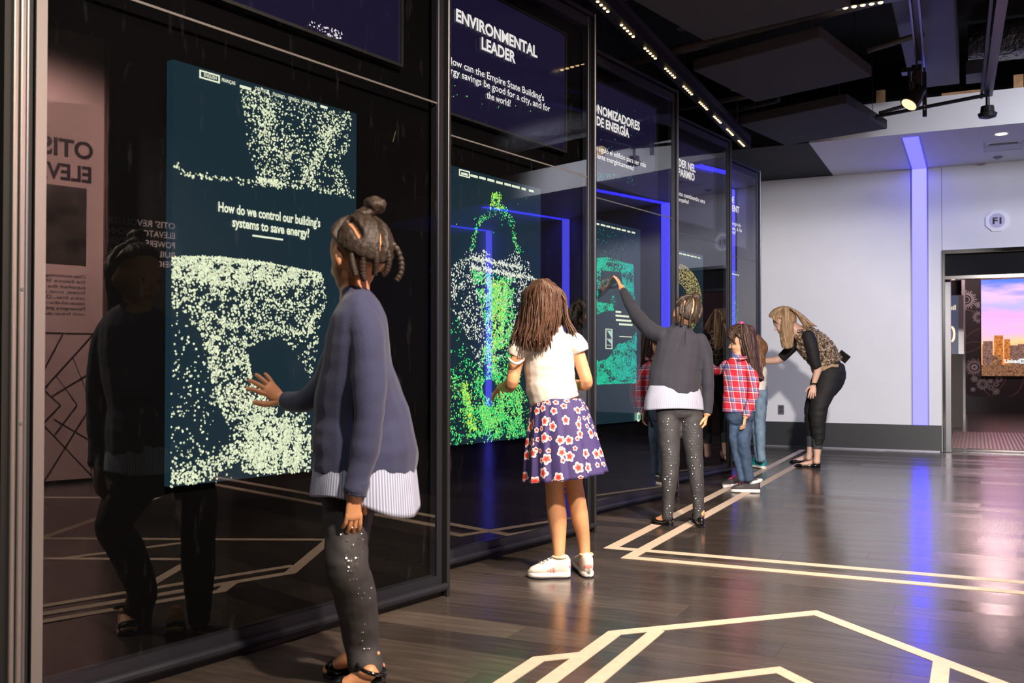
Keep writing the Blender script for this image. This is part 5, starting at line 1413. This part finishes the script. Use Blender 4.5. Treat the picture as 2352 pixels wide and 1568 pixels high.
# hair: cornrow sections with partings, bun and loose braids
def hl1(az, sn):
    d = math.degrees(az); return math.radians(np.interp(d, [0, 40, 75, 95, 110, 140, 180], [42, 38, 20, 4, -14, -31, -40]))
parts1 = [[(-.15, .98, .25), (-.05, .72, .75), (-.02, .2, .98), (-.02, -.3, .97), (-.1, -.8, .65), (-.15, -.98, .25)],
          [(-.05, -.1, 1), (-.5, -.12, .86), (-.85, -.1, .5), (-.99, -.05, .05), (-.85, .05, -.5)], [(-.3, .62, .72), (-.62, .66, .42), (-.74, .64, .2)]]
hr = hair_cap(G, .013, hl1, parts1, .15, .002, 'hair', M_HAIRB, 40)
bc = G.P(862, 472, .0)
mb = MB(); ellipsoid(mb, bc, (RH, FH, UP), (.030, .030, .027)); ellipsoid(mb, G.P(838, 492, .0), (RH, FH, UP), (.032, .036, .018))
for k in range(4): ellipsoid(mb, bc + Vector((math.cos(k * 1.7) * .014, math.sin(k * 1.7) * .014, .008 * math.sin(k))), (RH, FH, UP), (.020, .020, .020))
me = remesh(mb, .004, 2, (.004, 60, 0, 60, 0)); G.put('bun', me, M_HAIRB, hr)
braid(G, [G.P(878, 560, -.04), G.P(905, 565, -.03), G.P(920, 595, -.02), G.P(921, 625, -.02), G.P(909, 646, -.02)], .011, .008, M_HAIRB, hr)
braid(G, [G.P(838, 560, -.085), G.P(834, 595, -.088), G.P(832, 625, -.08), G.P(838, 645, -.07)], .013, .009, M_HAIRB, hr)
braid(G, [G.P(880, 560, -.06), G.P(893, 590, -.055), G.P(889, 618, -.05), G.P(878, 634, -.045)], .011, .008, M_HAIRB, hr)
braid(G, [G.P(808, 560, -.088), G.P(809, 600, -.092), G.P(817, 634, -.088)], .012, .009, M_HAIRB, hr)
braid(G, [G.P(862, 560, -.085), G.P(864, 600, -.085), G.P(860, 632, -.07)], .012, .008, M_HAIRB, hr)

# ================================================================== girl in the flowered skirt
G = Fig('girl in white top and flowered navy skirt, back turned, at the second panel', (1300, 1328), 4.30)
LEGL = [(1275, 1030, .02, 26, 28), (1273, 1100, .02, 22, 24), (1276, 1150, .03, 22, 24), (1280, 1190, .03, 22, 24), (1283, 1235, .02, 17, 19), (1284, 1275, .0, 13, 15), (1284, 1300, -.01, 9, 10)]
LEGR = [(1318, 1030, .05, 26, 28), (1317, 1100, .05, 21, 23), (1325, 1150, .05, 21, 23), (1332, 1190, .05, 20, 22), (1340, 1235, .06, 15, 17), (1343, 1275, .06, 13, 15), (1343, 1298, .06, 9, 10)]
ARML = [(1207, 790, .0, 19, 22), (1190, 820, -.02, 17, 18), (1182, 850, -.03, 16, 17), (1175, 880, -.03, 15, 16), (1166, 888, .06, 14, 14), (1156, 888, .17, 11, 11), (1150, 888, .23, 9, 9)]
ARMR = [(1318, 790, .0, 19, 22), (1330, 820, -.01, 16, 17), (1340, 850, -.02, 15, 16), (1348, 878, -.02, 14, 16), (1341, 884, .07, 13, 13), (1322, 882, .17, 11, 11), (1305, 880, .24, 9, 9)]
TOR = [(1262, 760, .0, 34, 30), (1262, 778, .0, 56, 40), (1262, 800, .0, 58, 48), (1262, 840, .0, 57, 50), (1264, 870, .0, 57, 50), (1268, 900, .0, 55, 48), (1276, 925, .0, 56, 48)]
b = G.body
G.limb(b, [(1248, 720, .02, 22, 22), (1255, 755, .01, 20, 22), (1262, 785, .0, 34, 28)])
G.limb(b, TOR, k=.88); G.limb(b, [(1278, 920, .0, 48, 44), (1285, 980, .02, 52, 50), (1292, 1040, .03, 46, 44)])
for A in (ARML, ARMR, LEGL, LEGR): G.limb(b, A)
G.head(G.P(1243, 700, .03), .205, -12, -12, 6)
G.hand(G.P(1151, 887, .23), G.P(1135, 907, .33) - G.P(1151, 887, .23), FH * .6 - UP * .6, .125, thumb=1, curls=(14, 18, 16), spread=.22, straight=(1,))
G.hand(G.P(1306, 880, .24), G.P(1285, 870, .30) - G.P(1306, 880, .24), FH, .12, thumb=-1)
G.finish(SK2, .005, 5)
tp = G.cloth('blouse', [TOR, [(1262, 880, .0, 58, 50), (1272, 912, .0, 58, 50)]], M_WHITE, .006, 3, (.007, 6, 0, 14, 4.))
for nm, sl in (('sleeve', [(1214, 783, .0, 26, 26), (1197, 800, -.01, 27, 27), (1186, 822, -.015, 23, 23)]), ('sleeve', [(1310, 783, .0, 26, 26), (1325, 795, -.01, 25, 25), (1334, 810, -.015, 20, 20)])):
    G.cloth(nm, [sl], M_WHITE, .005, 2, (.006, 14, 0, 14, 2.), tp)
mb = MB(); mb.tube([at(1168 + 36 * k, 823 + 12 * math.sin(k * 3.1), 4.25 - .04 * math.sin(k * 3.14)) for k in np.linspace(0, 1, 9)], .006, 8); G.putmb('sleeve_hem', mb, M_WHITE, tp)
# pleated skirt with UVs
seg, Kr = 160, 22; prof = np.array(G.rows([(1279, 914, .0, 57, 50), (1283, 940, .0, 66, 58), (1288, 990, .0, 77, 70), (1292, 1040, .0, 86, 80), (1298, 1093, .0, 94, 90)]))
prof = catmull(prof, 6); K = len(prof); vs = []; uv = []
for i, c in enumerate(prof):
    t = i / (K - 1); p = Vector(c[:3])
    for j in range(seg + 1):
        q = 2 * math.pi * j / seg
        ph_ = (q * 13 / 6.2832 + .18 * math.sin(q * 3)) % 1.; pl = (ph_ / .72 if ph_ < .72 else (1 - ph_) / .28) - .5; f = 1 + (.02 + .11 * t) * pl
        v = p + RH * (c[3] * f * math.cos(q)) + FH * (c[4] * f * math.sin(q)); v.z -= .018 * t * math.cos(q + math.pi) * 1.3
        vs.append(v); uv.append((q * .155, t * .36))
mb = MB(); mb.add(vs, [(i * (seg + 1) + j, (i + 1) * (seg + 1) + j, (i + 1) * (seg + 1) + j + 1, i * (seg + 1) + j + 1) for i in range(K - 1) for j in range(seg)])
sk = G.putmb('skirt', mb, M_FLORAL); me = sk.data; ul = me.uv_layers.new(name='UVMap')
for lp in me.loops: ul.data[lp.index].uv = uv[lp.vertex_index]
s_ = sk.modifiers.new('solid', 'SOLIDIFY'); s_.thickness = .003
# sneakers
for hx, tx, w, h in (((1310, 1326), (1212, 1326), .040, .085), ((1352, 1328), (1330, 1296), .040, .085)):
    o = G.shoe(hx, tx, w, h, M_SNK, M_RUB, .030, False, M_RUB, outsole=M_RUBD)
    A_, B_ = on_z(*hx), on_z(*tx); d = (B_ - A_).normalized(); sd = d.cross(UP)
    if sd.dot(CAM - A_) < 0: sd = -sd
    mb = MB(); L_ = (B_ - A_).length
    for k in range(3):
        c = A_ + d * (L_ * (.36 + .075 * k)) + sd * (w * .785) + UP * .034
        mb.bar(c, c + UP * .034 + d * .028 - sd * .012, .009, .004, 0, sd)
    ellipsoid(mb, A_ + d * .008 + UP * .052, (d, sd, UP), (.011, .019, .016), 12, 8)
    G.putmb('coral_stripe', mb, M_SNKP, o, False)
    mb = MB(); c = A_ + d * (L_ * .24) + UP * .092
    mb.tube([c + d * (.032 * math.cos(t)) + sd * (.027 * math.sin(t)) for t in np.linspace(0, 6.283, 17)], .006, 8, cap=False); G.putmb('sock_edge', mb, mat('sock_cream', (.62, .52, .36), .8), o)
# long wavy hair
def hl2(az, sn):
    d = math.degrees(az); return math.radians(np.interp(d, [0, 45, 80, 110, 180], [38, 30, 0, -30, -50]))
hr = hair_cap(G, .016, hl2, (), .1, .002, 'hair', M_HAIRD, 0, 1.05)
G.cloth('hair_mass', [[(1246, 668, .02, 36, 36), (1244, 700, .0, 46, 38), (1240, 740, -.03, 46, 26), (1232, 775, -.055, 44, 16), (1228, 792, -.06, 38, 10)]], M_HAIRD, .006, 3, (.008, 28, 0, 6, 3.), hr)
lock_field(G, [(1238, 646), (1204, 668), (1196, 705), (1188, 745), (1176, 778), (1174, 798)], [(1246, 641), (1246, 665), (1244, 710), (1238, 755), (1232, 785), (1230, 812)], [(1256, 646), (1296, 672), (1299, 710), (1288, 745), (1284, 775), (1286, 800)], 460, 2.3, M_HAIRD, hr, .115, 'hair_lock', 7., .03, 3, ends=.3)
lock_field(G, [(1270, 655), (1290, 690), (1292, 725), (1300, 755), (1312, 785)], [(1276, 655), (1297, 690), (1300, 725), (1314, 760), (1326, 790)], [(1280, 660), (1300, 695), (1305, 730), (1325, 765), (1338, 798)], 80, 1.8, M_HAIRD, hr, .03, 'hair_lock', 2.5, .05, 5)

# ================================================================== girl with the raised arm
G = Fig('girl in shaded navy sweater reaching high up the third glass panel', (1560, 1210), 5.68)
LEGL = [(1533, 912, .0, 27, 28), (1535, 950, .0, 28, 30), (1537, 1000, .0, 25, 28), (1539, 1050, .0, 22, 25), (1538, 1100, .0, 19, 22), (1535, 1150, .01, 14, 17), (1533, 1188, .01, 12, 14)]
LEGR = [(1582, 912, .0, 26, 28), (1587, 950, .0, 27, 30), (1590, 1000, .0, 24, 28), (1595, 1050, .0, 20, 24), (1600, 1100, .0, 17, 21), (1604, 1150, .01, 14, 16), (1605, 1188, .01, 12, 14)]
gz = glass_depth(2, 1420, 640) - 5.68 - .035
ARMR = [(1606, 780, .0, 18, 22), (1619, 810, -.01, 17, 19), (1625, 860, -.02, 15, 17), (1627, 910, -.02, 13, 14), (1624, 950, -.02, 12, 12)]
ARML = [(1528, 772, .02, 20, 24), (1500, 762, .08, 20, 22), (1472, 735, .22, 17, 18), (1450, 702, .36, 14, 14), (1432, 668, gz * .86, 10, 10)]
TOR = [(1570, 750, .0, 20, 18), (1566, 764, .0, 40, 28), (1564, 780, .0, 50, 34), (1558, 810, .0, 54, 38), (1551, 850, .0, 57, 40), (1548, 880, .0, 59, 42), (1547, 903, .0, 59, 42)]
b = G.body
G.limb(b, [(1578, 720, .0, 16, 16), (1574, 745, .0, 14.5, 15), (1570, 765, .0, 24, 22)]); G.limb(b, TOR, k=.74)
G.limb(b, [(1557, 905, .0, 44, 28), (1557, 930, .0, 46, 30)])
for A in (ARML, ARMR): G.limb(b, A, k=.75)
for A in (LEGL, LEGR): G.limb(b, A, k=.88)
G.head(G.P(1578, 714, .0), .205, 8, 6, 14)
Wp = at(1427, 660, 5.68 + gz * .92); Kp = at(1412, 628, 5.68 + gz + .02)
G.limb(b, [(1440, 680, gz * .8, 9, 9), (1427, 660, gz * .92, 7.5, 7)])
G.hand(Wp, Kp - Wp, -Nv, .125, thumb=-1, curls=(5, 6, 6), spread=.2)
G.hand(G.P(1622, 955, -.02), -UP + RH * -.15, -RH * .8 + FH * .3, .115, thumb=-1, curls=(30, 40, 30), spread=.03)
for hx, tx in (((1545, 1208), (1497, 1201)), ((1612, 1212), (1596, 1188))):
    A_, B_ = on_z(*hx), on_z(*tx); v = B_ - A_
    loft(b, [(*(A_ + v * .15 + UP * .08), .026, .026), (*(A_ + v * .3 + UP * .05), .028, .028), (*(A_ + v * .6 + UP * .03), .028, .02), (*(A_ + v * .9 + UP * .02), .026, .012)], 4, 12, side=v.cross(UP))
G.finish(SK1, .0055, 4)
lo = G.cloth('leggings', [LEGL, LEGR, [(1558, 908, .0, 50, 33), (1559, 940, .0, 53, 36)]], M_LEG, .007, 4, (.003, 15, 0, 15, 5.))
for A, sd_ in ((LEGL, 11), (LEGR, 12)): sequins(G, lo, A, 80, sd_)
sw = G.cloth('sweater', [TOR, ARML, ARMR], M_NAVY_SHADE, .0065, 4, (.006, 9, 0, 7, 9.))
mb = MB(); q0 = [G.P(1575, 757 + 8 * k, -.085 - .02 * k) for k in range(5)]; mb.tube(q0, .002, 6); G.putmb('back_seam', mb, M_BLACKC, sw)
shirt_tail(G, 'shirt_tail', [(1548, 885, .0, 56, 38), (1548, 912, .0, 65, 45), (1548, 938, .0, 68, 47)], M_SHIRT4, hem=lambda q: .014 * math.cos(q) ** 2 - .005, fold=.02)
for hx, tx in (((1545, 1208), (1497, 1201)), ((1612, 1212), (1596, 1188))): G.shoe(hx, tx, .036, .058, M_PATENT, M_PATENT, .010, True)
parts4 = [[(-.1, .98, .25), (-.2, .72, .72), (-.22, .1, .98), (-.2, -.6, .78), (-.1, -.98, .2)], [(-.25, -.02, 1), (-.75, -.02, .7), (-.99, -.02, .1), (-.85, .0, -.5)], [(-.5, .6, .6), (-.75, .6, -.1)], [(-.5, -.6, .6), (-.75, -.6, -.1)]]
hr = hair_cap(G, .012, hl1, parts4, .15, .002, 'hair', M_HAIRB, 36)
mb = MB(); bc = G.P(1597, 683, .0); ellipsoid(mb, bc, (RH, FH, UP), (.034, .034, .030)); ellipsoid(mb, G.P(1590, 692, .0), (RH, FH, UP), (.03, .03, .02))
G.put('bun', remesh(mb, .005, 2, (.006, 55, 0, 55, 0)), M_HAIRB, hr)
for x0, x1, y1 in ((1556, 1557, 742), (1570, 1566, 748), (1588, 1584, 750), (1600, 1597, 744)):
    braid(G, [G.P(x0, 705, -.075), G.P((x0 + x1) / 2, 725, -.08), G.P(x1, y1, -.065)], .013, .008, M_HAIRB, hr)

# ================================================================== girl in the plaid shirt
G = Fig('small girl in red plaid shirt and jeans with long dark hair', (1705, 1128), 7.12)
LEGL = [(1690, 940, .02, 17, 19), (1688, 970, .02, 15, 17), (1688, 1010, .02, 13, 15), (1695, 1050, .03, 11, 12), (1704, 1098, .04, 9, 10)]
LEGR = [(1712, 940, .0, 18, 20), (1710, 970, -.01, 18, 20), (1708, 1015, -.02, 16, 18), (1713, 1050, -.01, 13, 14), (1721, 1098, .0, 11, 12)]
ARML = [(1670, 838, .08, 11, 12), (1655, 850, .16, 10, 11), (1642, 850, .25, 9, 9), (1632, 842, .32, 8, 8)]
ARMR = [(1722, 842, -.07, 14, 15), (1730, 875, -.115, 13, 14), (1729, 910, -.13, 12, 13), (1713, 956, -.13, 10, 10)]
TOR = [(1697, 818, .0, 14, 16), (1697, 830, .0, 28, 26), (1697, 850, .0, 34, 30), (1697, 890, .0, 35, 32), (1697, 925, .0, 37, 33), (1697, 945, .0, 38, 34)]
b = G.body
G.limb(b, [(1697, 790, .0, 14, 15), (1697, 815, .0, 12, 13), (1697, 830, .0, 18, 18)]); G.limb(b, TOR[:-1], k=.7)
for A in (ARML, ARMR): G.limb(b, A, k=.75)
for A in (LEGL, LEGR): G.limb(b, A, k=.86)
G.head(G.P(1701, 778, .0), .205, 82, -10)
G.hand(G.P(1711, 960, -.13), -UP - RH * .1, FH * .5 - RH * .7, .11, thumb=1, curls=(18, 24, 18), spread=.08)
G.hand(G.P(1632, 842, .32), G.P(1622, 836, .38) - G.P(1632, 842, .32), -Nv, .11, thumb=1, curls=(8, 8, 8), spread=.15)
G.finish(SK3, .0055, 3)
G.cloth('jeans', [LEGL, LEGR, [(1699, 922, .0, 33, 29), (1700, 955, .0, 33, 30)]], M_DENIM, .007, 3, (.005, 17, 0, 13, 2.))
sh = G.cloth('plaid_shirt', [TOR, ARML, ARMR], M_PLAID, .006, 3, (.007, 10, 0, 14, 6.))
for cx, dz in ((1688, -.03), (1704, -.09)):
    mb = MB(); mb.tube([G.P(cx - 8, 826, dz), G.P(cx, 823, dz - .015), G.P(cx + 9, 821, dz)], .013, 8); G.putmb('collar', mb, M_PLAID, sh)
for hx, tx, dk in (((1746, 1132), (1678, 1130), 0), ((1716, 1114), (1661, 1120), 0)):
    o = G.shoe(hx, tx, .044, .085, M_GREY, M_RUB, .032, False, M_PINK)
    A_, B_ = on_z(*hx), on_z(*tx); c = A_.lerp(B_, .16) + UP * .085
    mb = MB(); mb.tube([c + RH * (.042 * math.cos(t)) + FH * (.03 * math.sin(t)) + UP * (.01 * math.cos(t)) for t in np.linspace(0, 6.283, 17)], .012, 8, cap=False); G.putmb('sock', mb, M_RUB, o)
def hl3(az, sn):
    d = math.degrees(az); return math.radians(np.interp(d, [0, 35, 60, 85, 110, 180], [46, 40, 18, -8, -30, -45]))
hr = hair_cap(G, .014, hl3, (), .1, .002, 'hair', M_HAIRC, 0, 1.05)
G.cloth('hair_mass', [[(1712, 762, .0, 24, 22), (1716, 790, -.01, 22, 24), (1722, 820, -.02, 21, 22), (1732, 850, -.03, 17, 16), (1745, 870, -.03, 10, 9)]], M_HAIRC, .007, 3, (.008, 30, 0, 6, 8.), hr)
lock_field(G, [(1698, 745), (1690, 770), (1699, 800), (1710, 830), (1724, 852), (1734, 866)], [(1710, 743), (1716, 770), (1722, 805), (1730, 838), (1740, 862), (1750, 872)], [(1718, 746), (1737, 780), (1740, 815), (1745, 845), (1750, 868), (1757, 874)], 220, 1.7, M_HAIRC, hr, .10, 'hair_lock', 1.2, .04, 8)
lock_field(G, [(1704, 744), (1685, 748), (1671, 762), (1669, 775)], [(1704, 744), (1688, 755), (1679, 772), (1680, 784)], [(1706, 745), (1696, 760), (1692, 778), (1695, 798)], 110, 1.7, M_HAIRC, hr, .07, 'hair_lock', .5, .05, 9)
mb = MB(); ellipsoid(mb, G.P(1703, 743, -.04), (RH, FH, UP), (.016, .02, .018)); G.putmb('hair_tie', mb, M_PINK, hr)

# ================================================================== child half hidden behind the plaid girl
G = Fig('child in white top, light jeans and teal shoes, mostly hidden behind plaid girl', (1745, 1076), 8.82)
LEGL = [(1738, 905, .02, 15, 18), (1737, 960, .02, 13, 16), (1740, 1010, .02, 11, 13), (1744, 1055, .02, 9, 10)]
LEGR = [(1746, 905, -.05, 16, 18), (1746, 960, -.06, 13, 15), (1747, 1010, -.06, 11, 13), (1749, 1055, -.05, 9, 10)]
TOR = [(1738, 835, .0, 10, 12), (1738, 846, .0, 22, 22), (1738, 870, .0, 23, 24), (1739, 905, .0, 22, 24)]
ARM = [(1722, 855, .0, 9, 9), (1712, 880, .06, 8, 8), (1700, 880, .2, 7, 7)]; ARM2 = [(1752, 855, .04, 9, 9), (1746, 885, .14, 8, 8), (1734, 880, .26, 7, 7)]
b = G.body
G.limb(b, [(1738, 800, .0, 11, 12), (1738, 835, .0, 10, 11), (1738, 850, .0, 14, 14)])
for A in (ARM, ARM2): G.limb(b, A)
for A in (TOR, LEGL, LEGR): G.limb(b, A, k=.85)
G.head(G.P(1737, 800, .0), .20, 40, -8); G.hand(G.P(1700, 880, .2), FH - RH * .5, -UP, .11); G.hand(G.P(1734, 880, .26), FH - RH * .5, -UP, .11)
G.finish(SK3, .007, 3)
G.cloth('jeans', [LEGL, LEGR, [(1742, 890, .0, 20, 22), (1742, 925, .0, 21, 24)]], M_DENIM2, .008, 3, (.006, 15, 0, 13, 2.))
G.cloth('white_top', [TOR], M_WHITE, .007, 3, (.006, 10, 0, 14, 5.))
for hx, tx in (((1757, 1077), (1728, 1072)), ((1752, 1068), (1722, 1066))): G.shoe(hx, tx, .045, .09, M_TEAL, M_RUB, .03, False, M_RUB)
hr = hair_cap(G, .014, hl2, (), .1, .002, 'hair', M_HAIRL, 0, 1.05)
lock_field(G, [(1730, 770), (1722, 790), (1722, 830), (1726, 865)], [(1738, 768), (1742, 790), (1742, 835), (1742, 875)], [(1742, 769), (1756, 788), (1757, 830), (1754, 870)], 150, 1.8, M_HAIRL, hr, .11, 'hair_lock', .8, .03, 4)

# ================================================================== bending woman
G = Fig('woman in fur vest bending over with hand on thigh', (1860, 1076), 8.85)
LEGL = [(1905, 858, -.03, 30, 34), (1896, 890, -.06, 27, 29), (1882, 930, -.09, 21, 23), (1879, 965, -.09, 18, 20), (1881, 1000, -.07, 14, 16), (1878, 1025, -.06, 10, 11), (1877, 1045, -.06, 7.5, 9), (1876, 1060, -.06, 8, 9)]
LEGR = [(1898, 858, .10, 28, 32), (1884, 890, .13, 25, 27), (1868, 930, .15, 19, 20), (1864, 965, .15, 16, 17), (1865, 1000, .14, 12, 14), (1863, 1020, .13, 9, 10), (1860, 1040, .13, 7, 8), (1858, 1052, .13, 7, 8)]
TOR = [(1838, 765, .03, 13, 22), (1848, 773, .02, 24, 38), (1862, 787, .02, 31, 42), (1880, 806, .02, 33, 42), (1896, 826, .02, 31, 40), (1906, 845, .02, 29, 40)]
ARML = [(1856, 770, -.12, 15, 16), (1864, 795, -.15, 15, 16), (1872, 830, -.16, 12, 13), (1879, 845, -.16, 10, 10), (1874, 865, -.15, 8, 8), (1869, 882, -.14, 6, 6)]
ARMR = [(1832, 785, .14, 13, 14), (1812, 805, .20, 12, 13), (1795, 822, .24, 11, 11), (1775, 828, .25, 9, 9), (1752, 828, .22, 7, 7)]
b = G.body
G.limb(b, [(1808, 735, .02, 14, 15), (1823, 752, .02, 13, 14), (1838, 765, .02, 18, 22)]); G.limb(b, TOR, k=.85)
G.limb(b, [(1904, 842, .02, 28, 38), (1908, 862, .03, 30, 40)]); 
for A in (ARML, ARMR): G.limb(b, A, k=.92)
for A in (LEGL, LEGR): G.limb(b, A[:6], k=.8); G.limb(b, A[5:], k=1.)
G.head(G.P(1798, 735, .0), .225, 86, -24)
G.hand(G.P(1869, 883, -.14), -UP - RH * .15 , RH * .3 + FH, .155, thumb=-1, curls=(12, 14, 14), spread=.08)
G.hand(G.P(1752, 828, .22), -RH * .9 + FH * .4, -UP, .155, thumb=1, curls=(15, 15, 12))
for hx, tx in (((1885, 1074), (1824, 1072)), ((1868, 1062), (1814, 1063))):
    A_, B_ = on_z(*hx), on_z(*tx); v = B_ - A_
    loft(b, [(*(A_ + v * .12 + UP * .09), .030, .030), (*(A_ + v * .25 + UP * .06), .032, .034), (*(A_ + v * .55 + UP * .035), .032, .024), (*(A_ + v * .85 + UP * .02), .03, .012)], 4, 12, side=v.cross(UP))
G.finish(SK4, .0065, 3)
jn = G.cloth('black_jeans', [LEGL[:6], LEGR[:6], [(1912, 848, .02, 29, 40), (1909, 866, .03, 32, 42), (1900, 888, .04, 28, 40)]], M_BLACKC, .008, 3, (.005, 10, 0, 24, 2.))
for A in (LEGL, LEGR): G.cloth('jeans_cuff', [[(A[4][0] * .3 + A[5][0] * .7, A[5][1] - 14, A[5][2], A[5][3] + 2.5, A[5][4] + 2.5), (A[5][0], A[5][1] + 6, A[5][2], A[5][3] + .5, A[5][4] + .5)]], M_CUFF, .006, 1, None, jn)
G.cloth('black_top', [ARML[:4], ARMR[:3], [(c[0], c[1], c[2], c[3] * .93, c[4] * .95) for c in TOR]], M_BLACKC, .008, 3, (.004, 12, 0, 12, 1.))
G.cloth('tan_underlayer', [[(1890, 838, .02, 30, 41), (1906, 852, .02, 30, 42)]], mat('tan_knit', (.42, .28, .16), .85), .007, 2)
fv = G.cloth('fur_vest', [TOR[:5] + [(1900, 834, .02, 31, 41)]], M_FUR, .007, 1, (.016, 34, 0, 34, 3.), None, .012)
for hx, tx in (((1885, 1074), (1824, 1072)), ((1868, 1062), (1814, 1063))): G.shoe(hx, tx, .040, .05, M_PATENT, M_PATENT, .008, True)
mb = MB(); c = G.P(1869, 881, -.14); mb.tube([c + RH * (.028 * math.cos(t)) + FH * (.028 * math.sin(t)) for t in np.linspace(0, 6.283, 17)], .008, 8, cap=False); G.putmb('wristwatch', mb, M_PATENT)
def hl6(az, sn):
    d = math.degrees(az); return math.radians(np.interp(d, [0, 35, 60, 85, 110, 180], [46, 40, 20, -12, -34, -45]))
hr = hair_cap(G, .016, hl6, (), .1, .002, 'hair', M_HAIRG, 0, 1.05)
lock_field(G, [(1796, 704), (1792, 725), (1791, 755), (1794, 785), (1797, 800)], [(1806, 703), (1806, 730), (1806, 765), (1808, 790), (1808, 802)], [(1815, 708), (1824, 735), (1823, 765), (1822, 785), (1820, 798)], 190, 1.6, M_HAIRG, hr, .12, 'hair_lock', .8, .03, 6)
lock_field(G, [(1806, 703), (1826, 718), (1842, 742), (1848, 762)], [(1808, 703), (1832, 718), (1852, 738), (1866, 752)], [(1808, 703), (1836, 718), (1860, 738), (1880, 752)], 170, 1.4, M_HAIRG, hr, .05, 'hair_lock', .8, .16, 7)
lock_field(G, [(1800, 703), (1778, 710), (1767, 722), (1766, 728)], [(1802, 703), (1784, 716), (1776, 728), (1778, 735)], [(1804, 704), (1794, 722), (1790, 738), (1791, 752)], 110, 1.5, M_HAIRG, hr, .09, 'hair_lock', .4, .06, 10)
# dark tablet tucked behind the woman's back
c = G.P(1940, 818, .0); tb = empty('tablet', c, 0, 'black tablet tucked behind the bending woman', 'tablet')
M = frame_M(c, (RH * .8 - UP * .6), (RH * .58 + UP * .75 - FH * .25))
mb = MB(); mb.box(-.06, .045, -.05, .03, -.010, .010, 0, M); bevel(mb.build('case', M_BLACKC, tb), .004)
mb = MB(); mb.box(-.055, .040, -.045, .025, .010, .012, 0, M); mb.build('screen', M_PATENT, tb)
